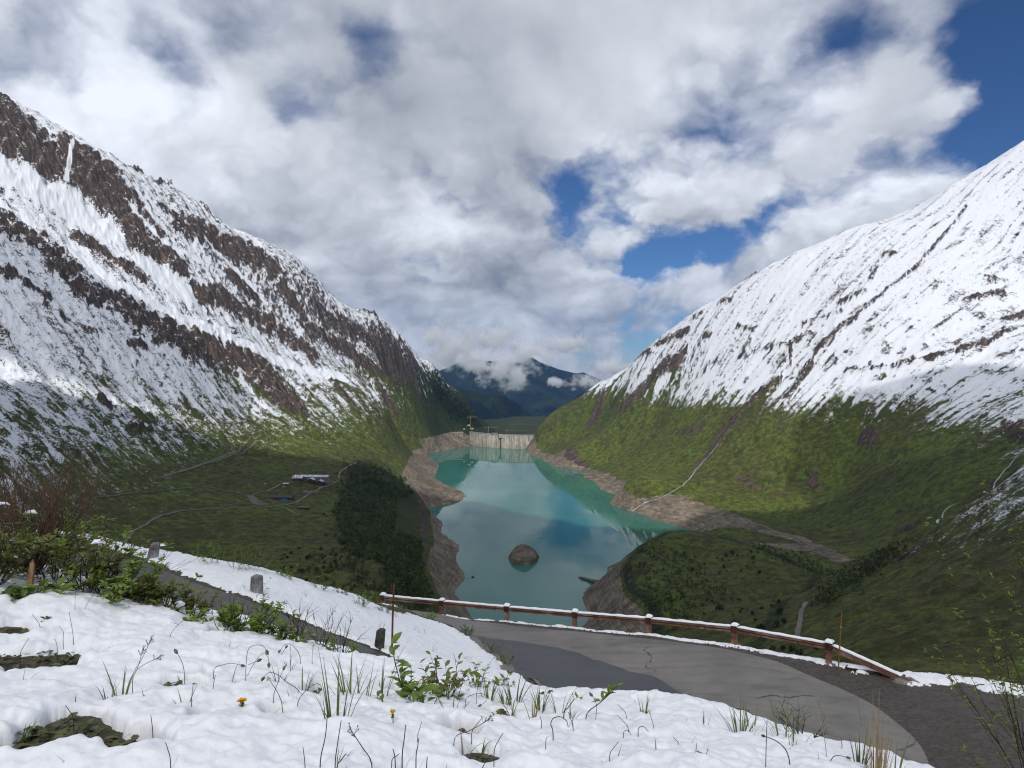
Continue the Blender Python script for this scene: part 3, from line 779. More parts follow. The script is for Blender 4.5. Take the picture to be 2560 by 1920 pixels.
# ---------------------------------------------------------------- the ground at our feet: bank, two road arms of the bend, verge
near_px = [
    # bank we stand on
    (1280, 1920, 2.55), (0, 1920, 2.35), (-500, 1900, 2.3), (640, 1750, 3.2), (0, 1650, 4.0), (1280, 1790, 3.8), (600, 1572, 6.4), (300, 1520, 7.0), (0, 1440, 8.0), (-300, 1380, 8.5), (-700, 1300, 9.5), (900, 1645, 5.6), (1150, 1700, 5.2),
    (1400, 1748, 4.9), (1560, 1750, 4.9), (1700, 1782, 4.5), (2000, 1857, 4.0), (2260, 1920, 3.7), (2000, 1935, 3.2), (1700, 1900, 3.2), (2700, 2060, 3.2), (0, 1780, 3.0), (900, 1790, 3.3),
    # upper road, far edge, and its kerb line
    (220, 1362, 21.0), (387, 1419, 18.5), (590, 1492, 16.0), (692, 1533, 15.0), (814, 1582, 14.0), (900, 1614, 13.5), (-100, 1262, 27.0),
    # the wedge between the arms
    (228, 1341, 23.0), (407, 1381, 21.0), (509, 1400, 20.4), (692, 1436, 20.0), (773, 1461, 20.8), (855, 1481, 22.5), (918, 1520, 25.0), (947, 1616, 14.8), (641, 1488, 16.8), (1000, 1560, 20.5), (1080, 1640, 16.5), (800, 1530, 17.5),
    # lower road, inner edge
    (1052, 1541, 27.0), (1125, 1564, 25.0), (1191, 1600, 23.0), (1227, 1629, 21.5), (1272, 1661, 20.0), (1341, 1714, 18.0), (1394, 1747, 16.8),
    # outer edge at the rail
    (960, 1525, 30.0), (1105, 1540, 28.5), (1267, 1557, 27.0), (1437, 1573, 26.0), (1622, 1590, 24.5), (1836, 1615, 22.5), (2072, 1662, 20.5), (2280, 1712, 18.6), (2560, 1790, 16.0), (2560, 1920, 13.2), (2320, 1920, 13.7),
    (1800, 1760, 17.5), (2000, 1800, 16.3), (1600, 1680, 20.5), (2800, 1860, 14.5), (2330, 1690, 19.6), (2560, 1722, 18.4),
]
near_pts = [at(*p) for p in near_px]
near_pts += [(-4.5, 9.0, -5.0), (-6.5, 10.2, -5.55), (-9.5, 13.0, -5.5), (-15.8, 17.2, -5.5), (-1, 9.3, -5.4), (-3, 11.5, -5.6), (2.5, 9.5, -6.1), (5.0, 8.0, -6.2), (5.3, 7.0, -5.6), (8.0, 9.5, -7.3), (3.2, 12.6, -7.2), (1.2, 13.5, -6.6), (5.5, 12.0, -7.7), (0.0, 15.5, -7.3),
             (-12, 10, -3.4), (-20, 14, -3.6), (0, -2, -0.9), (5, -2, -0.9), (-6, -2, -0.8), (-6, 1, -1.15), (6, 2.0, -2.2), (9, 5, -4.0), (14, 6, -5.0), (0, -8, 1.5), (12, -8, 1.0), (-14, -8, 1.5), (-14, 3, -0.9), (14, 0, -1.5),
             # the drop beyond the rail
             (-6, 33, -14.5), (-2, 31, -14.0), (3, 29.5, -13.2), (8, 27, -12.5), (13, 24, -11.8), (18, 21, -11.0), (24, 17, -10.2), (-4, 40, -20.5), (4, 38, -19.5), (14, 33, -17.5), (26, 28, -16.0), (-12, 28, -10.2), (-20, 30, -10.5), (-16, 38, -16.5), (-30, 34, -11.5), (-26, 46, -18), (0, 48, -26), (20, 44, -24.5), (36, 30, -17)]
near_h = RBF(near_pts, 0.9, 10.0, smooth=0.003)

def up4(f, X, Y, k):
    """evaluate the smooth function f on every k-th node and interpolate linearly between"""
    nr, nc = X.shape
    ri = np.unique(np.append(np.arange(0, nr, k), nr - 1)); ci = np.unique(np.append(np.arange(0, nc, k), nc - 1))
    A = f(X[np.ix_(ri, ci)], Y[np.ix_(ri, ci)])
    r = np.arange(nr); c = np.arange(nc)
    B = np.stack([np.interp(c, ci, A[i]) for i in range(len(ri))])
    return np.stack([np.interp(r, ri, B[:, j]) for j in range(nc)], 1)

def near_hit(px, py, dmin=1.5):
    """where the sight line through a photo pixel meets the near ground"""
    ds = np.geomspace(dmin, 60, 900); p = np.array([at(px, py, 1.0)]) * ds[:, None]
    g = near_h(p[:, 0], p[:, 1]); k = np.nonzero(p[:, 2] <= g)[0]
    i = int(k[0]) if len(k) else len(ds) - 1
    return Vector((p[i, 0], p[i, 1], g[i]))

def gz(x, y): return float(near_h(np.array([x]), np.array([y]))[0])

# ---- outlines in plan, taken from where the edges lie on the ground
road1_far = [(-100, 1264), (220, 1362), (387, 1419), (590, 1492), (692, 1533), (814, 1582), (900, 1614)]
R1F = [near_hit(x, y, 9) for x, y in road1_far]
R1F = [(p.x, p.y) for p in R1F] + [(-0.6, 11.8), (1.6, 11.4)]
R1N = [(x - 2.55, y - 3.5) for x, y in R1F[:-2]] + [(-1.8, 8.3), (1.5, 7.0)]
road2_in = [(1030, 1531), (1052, 1541), (1125, 1564), (1191, 1600), (1227, 1629), (1272, 1661), (1341, 1714), (1394, 1747)]
R2I = [near_hit(x, y, 12) for x, y in road2_in]; R2I = [(p.x, p.y) for p in R2I] + [(2.2, 14.8), (2.9, 13.0), (3.2, 11.0), (2.6, 9.6), (1.6, 8.6)]
road2_out = [(1040, 1527), (1100, 1541), (1190, 1554), (1290, 1567), (1490, 1585), (1690, 1606), (1830, 1628), (1863, 1634), (1945, 1655), (2026, 1693), (2107, 1725), (2189, 1766), (2238, 1807), (2278, 1839), (2307, 1872), (2323, 1913), (2335, 1960)]
R2O = [near_hit(x, y, 9) for x, y in road2_out]; R2O = [(p.x, p.y) for p in R2O] + [(8.0, 10.6), (7.0, 8.6), (5.4, 7.2), (3.6, 6.6), (2.4, 6.4)]

def resample(pts, n):
    P = np.array(pts, dtype=float); s = np.concatenate([[0], np.cumsum(np.hypot(*np.diff(P, axis=0).T))]); u = np.linspace(0, s[-1], n)
    Q = np.stack([np.interp(u, s, P[:, 0]), np.interp(u, s, P[:, 1])], -1)
    for _ in range(3): Q[1:-1] = 0.25 * Q[:-2] + 0.5 * Q[1:-1] + 0.25 * Q[2:]
    return Q

def ribbon(A, B, n, m, lift, wob=0.0, seed=0):
    """sheet between two edge lines laid on the ground, lifted by lift"""
    a = resample(A, n); b = resample(B, n)
    if wob:
        a[:, 1] += wob * fbm(np.arange(n) * 0.12, np.zeros(n), 3, seed); b[:, 1] += wob * fbm(np.arange(n) * 0.12, np.ones(n) * 5, 3, seed + 1)
    u = np.linspace(0, 1, m)[None, :, None]
    P = a[:, None] * (1 - u) + b[:, None] * u
    z = near_h(P[..., 0], P[..., 1]) + lift
    return np.dstack([P, z[..., None]])

ROAD1 = [tuple(p) for p in R1F] + [tuple(p) for p in R1N[::-1]]
ROAD2 = [tuple(p) for p in R2O] + [tuple(p) for p in R2I[::-1]]

# ---------------------------------------------------------------- ground mesh
thn = np.radians(np.concatenate([np.linspace(-75, -41, 40)[:-1], np.linspace(-41, 41, 1150), np.linspace(41, 75, 40)[1:]]))
rn = np.concatenate([[0.3, 0.7, 1.1], np.geomspace(1.4, 12, 470), np.geomspace(12, 48, 260)[1:]])
NT_, NR_ = np.meshgrid(thn, rn)
GX = NR_ * np.sin(NT_); GY = NR_ * np.cos(NT_)
GZ = up4(near_h, GX, GY, 3)
dR1 = poly_sd(GX[::1, ::1], GY, ROAD1); dR2 = poly_sd(GX, GY, ROAD2)
on_road = np.maximum(dR1, dR2)
# verge line of the rail
rail_px = [(958, 1526, 30.0), (1105, 1541, 28.5), (1267, 1558, 27.0), (1437, 1574, 26.0), (1622, 1591, 24.5), (1836, 1616, 22.5), (2072, 1663, 20.5)]
RAIL = [at(*p)[:2] for p in rail_px]
rail_end = at(2278, 1712, 18.7)[:2]
VERGE = [(-8.2, 31.6)] + RAIL + [rail_end] + [at(2420, 1712, 18.9)[:2], at(2560, 1737, 17.9)[:2], at(2800, 1790, 16.4)[:2], at(3200, 1880, 14.5)[:2]]
d_verge, p_verge = seg_dist(GX, GY, VERGE)
vx = np.interp(p_verge, np.arange(len(VERGE)), [v[0] for v in VERGE]); vy = np.interp(p_verge, np.arange(len(VERGE)), [v[1] for v in VERGE])
beyond = np.hypot(GX, GY) > np.hypot(vx, vy)                     # outside the rail
d_verge_s = np.where(beyond, d_verge, -d_verge)
GBASE = GZ.copy()
lump = fbm(GX / 0.5, GY / 0.5, 4, 21); lump2 = fbm(GX / 2.2, GY / 2.2, 3, 22)
offroad = sstep(0.05, -0.5, on_road)
GZ = GZ + offroad * (0.035 * lump + 0.05 * lump2) - 0.004 * (1 - offroad)
GZ = GZ - 0.10 * sstep(0.10, 0.6, on_road)                       # the roadbed lies under the asphalt sheets
gravel = sstep(-0.3, 0.1, on_road) + sstep(1.3, -0.2, d_verge_s) * sstep(-6.5, -5.0, d_verge_s) * (GX > -6) * (GY > 12.5) * (dR1 < -1.5)
east = (GX > 3.5) & (GY > 8.5) & (~beyond)
gravel = np.clip(np.maximum(gravel, east * sstep(-4.5, -4.9, GZ)), 0, 1)

ground_mat, t = new_mat("bank_earth")
pos = t.pos()
g1 = t.noise(pos, 9.0, 6.0, 0.65); g2 = t.noise(pos, 1.3, 4.0, 0.6); g3 = t.noise(pos, 55.0, 3.0, 0.6)
vd, vc = t.voronoi(pos, 30.0)
litter = t.mix(t.ramp(g1, 0.35, 0.68), (0.026, 0.021, 0.014), (0.085, 0.068, 0.042))
litter = t.mix(t.ramp(g2, 0.45, 0.62), litter, (0.050, 0.062, 0.022))
vs_, vcc = t.voronoi(pos, 46.0)
grit = t.mix(t.ramp(g1, 0.38, 0.66), (0.056, 0.045, 0.038), (0.115, 0.094, 0.079))
grit = t.mix(t.ramp(g3, 0.55, 0.75), grit, (0.11, 0.10, 0.09))
grit = t.mix(t.ramp(g2, 0.35, 0.65), t.vmath('SCALE', grit, 0.72), grit)
gm = t.attr('gravel')
gcol = t.mix(t.ramp(t.math('ADD', gm, t.math('MULTIPLY', t.math('SUBTRACT', g1, 0.5), 0.5)), 0.35, 0.65), litter, grit)
bb = t.math('ADD', t.math('MULTIPLY', g1, 1.0), t.math('MULTIPLY', vd, 0.6))
t.out(t.principled(gcol, t.ramp(g2, 0.35, 0.65, 0.55, 0.9), t.bump(bb, 0.035, 0.9), 0.35))
gf = grid_faces(*GX.shape)
GV = np.stack([GX, GY, GZ], -1).reshape(-1, 3)
o = link('ground', mesh_np('ground', GV, gf, {'gravel': gravel.ravel()}), ground_mat); tag(o, 'earth bank and gravel verge around the road bend', None, None, 'structure')

# ---------------------------------------------------------------- roads
def asphalt(name, base, dark, fleck, rough):
    mt, t = new_mat(name); pos = t.pos()
    a = t.noise(pos, 0.55, 5.0, 0.6); b = t.noise(pos, 60.0, 3.0, 0.7); s = t.noise(pos, 7.0, 5.0, 0.65)
    # tyre streaks following the bend
    c = t.vmath('SUBTRACT', pos, (3.2, 11.0, 0.0))
    sx = t.node('ShaderNodeSeparateXYZ'); t.l.new(c, sx.inputs[0])
    rad = t.math('SQRT', t.math('ADD', t.math('MULTIPLY', sx.outputs[0], sx.outputs[0]), t.math('MULTIPLY', sx.outputs[1], sx.outputs[1])))
    st = t.node('ShaderNodeTexNoise', noise_dimensions='1D'); t.l.new(t.math('ADD', rad, t.math('MULTIPLY', a, 0.9)), st.inputs['W']); st.inputs['Scale'].default_value = 2.4; st.inputs['Detail'].default_value = 5.0
    col = t.mix(t.ramp(a, 0.35, 0.65), dark, base)
    col = t.mix(t.math('MULTIPLY', t.ramp(st.outputs['Fac'], 0.45, 0.7), 0.45), col, t.vmath('SCALE', col, 0.66))
    col = t.mix(t.ramp(b, 0.52, 0.72, 0.0, 0.55), col, fleck)
    col = t.mix(t.ramp(s, 0.60, 0.70, 0.0, 0.5), col, t.vmath('SCALE', col, 0.7))
    wn = t.node('ShaderNodeTexNoise'); t.l.new(pos, wn.inputs['Vector']); wn.inputs['Scale'].default_value = 1.6; wn.inputs['Detail'].default_value = 5.0
    wp = t.vmath('ADD', pos, t.vmath('SCALE', t.vmath('SUBTRACT', wn.outputs['Color'], (.5, .5, .5)), 1.1))
    vd, _ = t.voronoi(t.scalev(wp, (1, 1, 0)), 0.20, 'DISTANCE_TO_EDGE')
    crack = t.math('MULTIPLY', t.ramp(vd, 0.010, 0.003), t.ramp(a, 0.50, 0.62))
    col = t.mix(t.math('MULTIPLY', crack, 0.8), col, (0.02, 0.019, 0.018))
    wet = t.noise(t.scalev(pos, (0.5, 1.0, 1.0)), 0.9, 5.0, 0.65)
    col = t.mix(t.math('MULTIPLY', t.ramp(wet, 0.56, 0.66), 0.45), col, t.vmath('SCALE', col, 0.5))
    t.out(t.principled(col, rough, t.bump(t.math('ADD', b, t.math('MULTIPLY', s, 0.6)), 0.006, 0.7), 0.4))
    return mt
road_mat = asphalt('weathered_asphalt', (0.200, 0.186, 0.170), (0.150, 0.140, 0.129), (0.29, 0.27, 0.25), 0.72)
patch_mat = asphalt('fresh_asphalt', (0.056, 0.054, 0.057), (0.042, 0.041, 0.045), (0.085, 0.085, 0.085), 0.42)
road1_mat = asphalt('wet_asphalt', (0.082, 0.075, 0.066), (0.062, 0.057, 0.051), (0.13, 0.12, 0.11), 0.5)
for nm, A, B, n, mm, lift, mt, lab, wob in (
        ('road', R2O, R2I, 260, 60, 0.02, road_mat, 'grey weathered asphalt road sweeping around the bend', 0.07), ('road', R1F, R1N, 160, 24, 0.016, road1_mat, 'dark upper road arm behind the snowy bank', 0.05)):
    P = ribbon(A, B, n, mm, lift, wob, 31)
    o = link(nm, mesh_np(nm, P.reshape(-1, 3), grid_faces(n, mm)), mt); tag(o, lab, None, None, 'structure')
patch_top = [(1191, 1593), (1247, 1599), (1325, 1611), (1390, 1620), (1435, 1634), (1492, 1652), (1532, 1664), (1573, 1681), (1634, 1693), (1667, 1712), (1700, 1735), (1741, 1760), (1770, 1784), (1800, 1830), (1810, 1900)]
PT = [near_hit(x, y, 9) for x, y in patch_top]; PT = [(p.x, p.y) for p in PT] + [(4.9, 10.0), (3.8, 8.8)]
inner = R2I[3:]
inner = [(x + 0.12, y - 0.02) for x, y in inner[:-1]]
P = ribbon(PT, inner, 260, 40, 0.032, 0.16, 41)
o = link('road_patch', mesh_np('road_patch', P.reshape(-1, 3), grid_faces(260, 40)), patch_mat); tag(o, 'dark fresh asphalt patch on the inner side of the bend', None, None, 'structure')

# ---------------------------------------------------------------- snow lying on the bank, on the wedge and along the verge
holes = [  # photo pixel centre and half-size of the gaps melted through
    (60, 1675, 120, 42), (170, 1668, 46, 26), (20, 1588, 40, 12), (130, 1858, 95, 26), (230, 1880, 60, 22), (60, 1905, 80, 20), (310, 1880, 34, 14), (170, 1820, 28, 10), (448, 1727, 34, 6), (480, 1705, 20, 4), (498, 1818, 13, 6), (676, 1818, 24, 9),
    (770, 1766, 40, 12), (800, 1750, 22, 14), (1145, 1860, 36, 10), (1165, 1852, 20, 8), (1252, 1797, 18, 5), (1375, 1820, 34, 10), (1430, 1862, 50, 5), (1200, 1912, 18, 5), (1310, 1915, 22, 4), (1960, 1905, 22, 9), (560, 1592, 24, 6), (600, 1590, 12, 5),
    (300, 1498, 40, 12), (20, 1505, 30, 8), (20, 1905, 60, 14), (1600, 1770, 26, 7), (1840, 1822, 20, 6), (1350, 1745, 24, 6), (1215, 1724, 22, 5), (880, 1760, 20, 6), (905, 1762, 12, 5), (1000, 1745, 26, 7), (1125, 1770, 16, 5), (335, 1490, 20, 8), (330, 1905, 60, 12), (200, 1850, 50, 12)]
LINE_NEAR = R1N[:-1] + [(2.5, 6.6), (4, 6.2), (5.2, 5.2), (6.4, 3.2), (8.0, 2.0)]
BANK = [(-24, 14.5)] + [(x - 0.2, y - 0.9) for x, y in R1N[1:-1]] + [(1.6, 6.4), (2.6, 6.0), (3.4, 5.4), (4.0, 4.6), (4.6, 3.6), (5.2, 2.6), (6, 1.0), (6, -2), (-24, -2)]
WEDGE = [(x + 0.05, y + 0.1) for x, y in R1F] + [(2.2, 12.8), (1.9, 14.6)] + [(x - 0.1, y + 0.02) for x, y in R2I[7::-1]] + [at(918, 1519, 25.3)[:2], at(855, 1480, 22.9)[:2], at(773, 1460, 21.3)[:2], at(692, 1435, 20.5)[:2], at(509, 1399, 20.9)[:2], at(407, 1380, 21.4)[:2], at(228, 1340, 23.5)[:2], at(-120, 1255, 29.0)[:2]]
d_bank = poly_sd(GX, GY, BANK); d_wedge = poly_sd(GX, GY, WEDGE)
nb = fbm(GX / 0.42, GY / 0.42, 3, 51); nb2 = fbm(GX / 0.16, GY / 0.16, 3, 52); nb3 = fbm(GX / 1.3, GY / 1.3, 2, 53); nb4 = fbm(GX / 0.06, GY / 0.06, 2, 54)
field = 0.62 + 0.30 * nb3 + 0.16 * nb
for (px, py, hx, hy) in holes:
    c = near_hit(px, py); rx = hx * c.y / FPX + 0.03; dep = max(0.2, -c.z / c.y); ry = hy * c.y / FPX / dep + 0.045; c.y += 0.03
    q = np.hypot((GX - c.x) / rx, (GY - c.y) / ry) + 0.55 * nb + 0.25 * nb2
    field -= (1.5 * np.exp(-0.5 * (np.maximum(q, 0) / 0.72) ** 2))
field = np.minimum(field, 0.05 + d_bank / 0.7 + 0.25 * nb)
sb = field + 0.12 * nb2 + 0.03 * nb4
prof = np.sqrt(np.clip(1 - (1 - np.clip(sb / 0.55, 0, 1)) ** 2, 0, 1))
th_bank = 0.068 * prof + (0.048 * nb + 0.030 * nb2 + 0.010 * nb4 + 0.07 * nb3) * prof
# wedge: a thin cover, grass and stones poking through
nw = fbm(GX / 0.30, GY / 0.30, 3, 61); nw2 = fbm(GX / 0.9, GY / 0.9, 3, 62); nw3 = fbm(GX / 0.11, GY / 0.11, 2, 63)
fw = np.minimum(0.62 + 0.28 * nw2, -0.05 + d_wedge / 0.55) + 0.42 * nw + 0.25 * nw3
fw = fw - 0.45 * sstep(1.2, 0.0, np.hypot(GX + 4.2, (GY - 25.5) * 0.5)) - 0.25 * sstep(0.8, 0.1, d_wedge)
prof_w = np.sqrt(np.clip(1 - (1 - np.clip(fw / 0.5, 0, 1)) ** 2, 0, 1))
th_w = 0.075 * prof_w + 0.035 * nw * prof_w + 0.015 * nw3 * prof_w
# verge: broken strips of snow by the rail, whole beyond it
arc = p_verge
wide = np.interp(arc, [0, 1, 2, 3, 4, 5, 6, 7, 8, 9, 10, 11, 12], [1.1, 1.2, 0.55, 0.26, 0.20, 0.28, 0.42, 0.55, 0.8, 0.85, 1.0, 1.0, 1.0])
off = np.interp(arc, [0, 1, 2, 4, 6, 7, 8, 9, 12], [0.2, 0.2, 0.0, -0.05, 0.1, 0.45, 0.5, 0.3, 0.3])
nv = fbm(GX / 0.35, GY / 0.35, 4, 71); nv2 = fbm(GX / 1.1, GY / 1.1, 3, 72); nv3 = fbm(GX / 0.12, GY / 0.12, 2, 73)
fv = 1.0 - np.abs(d_verge_s - off) / wide + 0.8 * nv2 + 0.7 * nv + 0.3 * nv3 - 0.25
fv = np.minimum(fv, np.where(on_road > -0.12, -1, 1)) 
fv = np.where(GY < 11, -1, fv)
prof_v = np.sqrt(np.clip(1 - (1 - np.clip(fv / 0.6, 0, 1)) ** 2, 0, 1))
th_v = 0.085 * prof_v + 0.05 * nv * prof_v

def snow_material(name, scale, amp):
    mt, t = new_mat(name); pos = t.pos()
    a = t.noise(pos, scale, 5.0, 0.6); b = t.noise(pos, scale * 14, 3.0, 0.7)
    col = t.mix(t.ramp(a, 0.3, 0.7), (0.84, 0.86, 0.90), (0.90, 0.915, 0.94))
    t.out(t.principled(col, 0.65, t.bump(t.math('ADD', a, t.math('MULTIPLY', b, 0.35)), amp, 0.6), 0.25, **{'Subsurface Weight': 0.0}))
    return mt
snow_mat = snow_material('fresh_snow', 9.0, 0.012)
snow_far_mat = snow_material('crusted_snow', 6.0, 0.03)
def snow_sheet(label, th, s, region, mat):
    Zs = np.where(s > 0, GZ + th + 0.004, GZ - 0.02)
    V = np.stack([GX, GY, Zs], -1).reshape(-1, 3)
    k = region.ravel()[gf].all(1) & (s.ravel()[gf].max(1) > 0)
    v, f, _ = compact(V, gf[k])
    o = link('snow', mesh_np('snow', v, f), mat); tag(o, label, 'snow', None, 'stuff'); return o
snow_sheet('smooth fresh snow with melted holes on the near bank', th_bank, sb, NR_ < 14, snow_mat)
snow_sheet('thin crusted snow with the concrete kerb stones standing in it', th_w, fw, (NR_ > 9), snow_far_mat)
snow_sheet('broken strips of snow along the wooden guard rail', th_v, fv, (NR_ > 10) & (d_wedge < 0.2), snow_far_mat)

def on_bank(px, py):
    """point on top of the near snow under a photo pixel"""
    p = near_hit(px, py)
    return p

# ---------------------------------------------------------------- plain materials
def plain(name, col, rough=0.7, scale=8.0, var=0.35, spec=0.3, bump=0.0, metal=0.0, stretch=(1, 1, 1), col2=None, lo=.35, hi=.65):
    mt, t = new_mat(name)
    n = t.noise(t.scalev(t.objco(), stretch), scale, 4.0, 0.6)
    c = t.mix(t.ramp(n, lo, hi), tuple(v * (1 - var) for v in col), col2 or tuple(min(1, v * (1 + var * 0.6)) for v in col))
    t.out(t.principled(c, rough, t.bump(n, bump, 0.7) if bump else None, spec, **{'Metallic': metal}))
    return mt

def leafmat(name, c1, c2, scale, trans=0.25):
    mt, t = new_mat(name)
    n = t.noise(t.pos(), scale, 3.0, 0.6)
    c = t.mix(t.ramp(n, 0.35, 0.65), c1, c2)
    a = t.principled(c, 0.55, None, 0.35)
    b = t.node('ShaderNodeBsdfTranslucent'); t.put(b.inputs[0], t.vmath('MULTIPLY', c, (1.2, 1.3, 0.7)))
    m_ = t.node('ShaderNodeMixShader'); m_.inputs[0].default_value = trans
    t.l.new(a, m_.inputs[1]); t.l.new(b.outputs[0], m_.inputs[2]); t.out(m_.outputs[0])
    return mt

rnd = random.Random(11)
def on_hill(px, py):
    x, y = hit(px, py, Z); return Vector((x, y, float(lookup(Z, np.array([x]), np.array([y]))[0])))

# ---------------------------------------------------------------- the arch dam
conc, t = new_mat("stained_concrete")
p_ = t.objco()
sz = t.node('ShaderNodeSeparateXYZ'); t.l.new(p_, sz.inputs[0])
run = t.noise(t.scalev(p_, (0.16, 0.16, 0.010)), 1.0, 5.0, 0.65); blot = t.noise(p_, 0.05, 5.0, 0.6)
c0 = t.mix(t.ramp(run, 0.36, 0.62), (0.30, 0.265, 0.22), (0.60, 0.54, 0.46))
c0 = t.mix(t.ramp(blot, 0.40, 0.65), c0, t.vmath('SCALE', c0, 0.75))
c0 = t.mix(t.ramp(sz.outputs[2], -34.0, -62.0, 0.0, 0.35), c0, (0.26, 0.19, 0.125))
lift = t.math('FRACT', t.math('MULTIPLY', sz.outputs[2], 1 / 6.0))
c0 = t.mix(t.ramp(lift, 0.06, 0.0, 0.0, 0.35), c0, (0.16, 0.14, 0.12))
t.out(t.principled(c0, 0.85, None, 0.2))
conc_l = plain("pale_concrete", (0.36, 0.34, 0.31), 0.85, 0.3); dark_steel = plain("dark_steel", (0.055, 0.052, 0.05), 0.6, 1.0)
A_ = Vector((DAM_L[0], DAM_L[1], 0)); B_ = Vector((DAM_R[0], DAM_R[1], 0)); mid = (A_ + B_) / 2; ch = (B_ - A_).length
nrm = Vector((-(B_ - A_).y, (B_ - A_).x, 0)).normalized()
if nrm.y > 0: nrm = -nrm                                             # towards the lake
sag = 46.0; rad_d = (ch * ch / 4 + sag * sag) / (2 * sag); cen = mid - nrm * (rad_d - sag)
def arc_pt(u, off, z):
    """u 0..1 along the crest, off metres towards the lake"""
    a0 = math.atan2((A_ - cen).y, (A_ - cen).x); a1 = math.atan2((B_ - cen).y, (B_ - cen).x)
    if a1 - a0 > math.pi: a1 -= 2 * math.pi
    if a0 - a1 > math.pi: a1 += 2 * math.pi
    a = a0 + (a1 - a0) * u
    return Vector((cen.x + (rad_d + off) * math.cos(a), cen.y + (rad_d + off) * math.sin(a), z))
DAMO = mid + Vector((0, 0, FULL))
dam = empty('arch_dam', DAMO); tag(dam, 'pale stained concrete arch dam closing the far end of the lake', 'dam')
def arc_wall(mb, off0, off1, z0, z1, u0=0.0, u1=1.0, n=60, batter=0.0):
    b = len(mb.v)
    for i in range(n + 1):
        u = u0 + (u1 - u0) * i / n
        for (of, z) in ((off1 - batter, z0), (off1, z1), (off0, z1), (off0, z0)): mb.v.append(arc_pt(u, of, z) - DAMO)
    for i in range(n):
        for k in range(4):
            k2 = (k + 1) % 4; a = b + i * 4
            mb.f.append((a + k, a + 4 + k, a + 4 + k2, a + k2))
    mb.f.append((b, b + 1, b + 2, b + 3)); e = b + n * 4; mb.f.append((e + 3, e + 2, e + 1, e))
m = MB(); arc_wall(m, -9, 0, WATER - 50, FULL - 1.6, -0.02, 1.02, 70, 4.0); m.build('wall', conc, dam)
m = MB(); arc_wall(m, -10, 1.2, FULL - 1.5, FULL - 0.2, -0.02, 1.02, 70); m.build('crest_walkway', conc_l, dam)
m = MB(); arc_wall(m, 0.7, 1.1, FULL - 0.15, FULL + 1.0, -0.02, 1.02, 70); m.build('parapet', conc_l, dam)
for (u, wd, z0, z1, ofs) in ((0.25, 1.6, WATER - 5, FULL - 14, 1.2), (0.53, 5.0, WATER - 5, FULL - 16, 2.4)):
    m = MB(); c = arc_pt(u, ofs, (z0 + z1) / 2) - DAMO; m.box(tuple(c), (wd, 2.6, z1 - z0)); m.build('intake_shaft', dark_steel, dam)
m = MB(); c = arc_pt(0.535, 3.0, FULL - 8) - DAMO; m.box(tuple(c), (17, 5.5, 15), 0, 1.0, 0.6); gh = m.build('gate_house', conc_l, dam)
c = arc_pt(0.5, 6.4, FULL - 7) - DAMO
m = MB(); m.box(tuple(c + Vector((2, 0, 1))), (5, 0.3, 5)); m.build('window', dark_steel, gh)
m = MB(); m.box(tuple(c + Vector((10, 0, 1))), (3, 0.3, 3)); m.build('window', dark_steel, gh)
m = MB(); c = arc_pt(0.44, -2, FULL + 2.5) - DAMO; m.box(tuple(c), (26, 6, 4.5), 0, 1, .5); m.build('shelter', plain("grey_cladding", (0.20, 0.20, 0.21), 0.6, 0.3), dam)

# ---------------------------------------------------------------- tower cranes
crane_mat = plain("orange_crane_paint", (0.42, 0.20, 0.05), 0.5, 1.0, 0.2); crane_dark = plain("grey_crane_paint", (0.10, 0.10, 0.11), 0.5, 1.0, 0.2)
def crane(base, hgt, jib, cjib, rz, mt, label, wd=1.9):
    root = empty('tower_crane', base, rz); tag(root, label, 'crane', 'tower cranes working on the dam')
    m = MB(); h = wd / 2
    for sx in (-h, h):
        for sy in (-h, h): m.beam((sx, sy, 0), (sx, sy, hgt), 0.46, 0.46)
    k = 0; z = 0.0
    while z < hgt - wd:
        s = 1 if k % 2 else -1
        for sy in (-h, h): m.beam((-h * s, sy, z), (h * s, sy, z + wd * 1.6), 0.34, 0.34)
        for sx in (-h, h): m.beam((sx, -h * s, z), (sx, h * s, z + wd * 1.6), 0.34, 0.34)
        z += wd * 1.6; k += 1
    m.build('mast', mt, root)
    m = MB(); m.beam((0, 0, hgt), (jib, 0, hgt), 0.7, 0.6); m.beam((0, 0, hgt + 1.6), (jib * .97, 0, hgt + 1.0), 0.5, 0.5)
    for i in range(int(jib / 2.4)): m.beam((i * 2.4, 0, hgt), (i * 2.4 + 1.2, 0, hgt + 1.5), 0.3, 0.3)
    m.build('jib', mt, root)
    m = MB(); m.beam((0, 0, hgt), (-cjib, 0, hgt), 1.2, 0.6); m.build('counter_jib', mt, root)
    m = MB(); m.box((-cjib + 1.5, 0, hgt - 1.0), (3.2, 1.6, 2.6)); m.build('counterweight', conc_l, root)
    m = MB(); m.beam((0, 0, hgt), (0, 0, hgt + 6.5), 0.8, 0.8); m.beam((0, 0, hgt + 6.4), (jib * .6, 0, hgt + 1.2), 0.22, 0.22); m.beam((0, 0, hgt + 6.4), (-cjib + 1, 0, hgt + .4), 0.22, 0.22); m.build('tower_head', mt, root)
    m = MB(); m.box((1.6, 1.2, hgt - 1.2), (1.8, 1.6, 2.2), 0, .9, .2); m.build('cab', plain("cab_white", (0.5, 0.5, 0.48), 0.4, 1.0, .1), root)
crane(at(1176, 1070, 3110), 50, 32, 13, R(4), crane_mat, 'orange tower crane at the left end of the dam, tallest of the three', 2.6)
crane(at(1221, 1085, 3040), 30, 46, 18, R(-8), crane_mat, 'orange tower crane with long jib above the middle of the dam crest', 2.2)
crane(at(1268, 1086, 3060), 18, 32, 4, R(-2), crane_dark, 'small dark grey crane over the right half of the dam', 1.6)

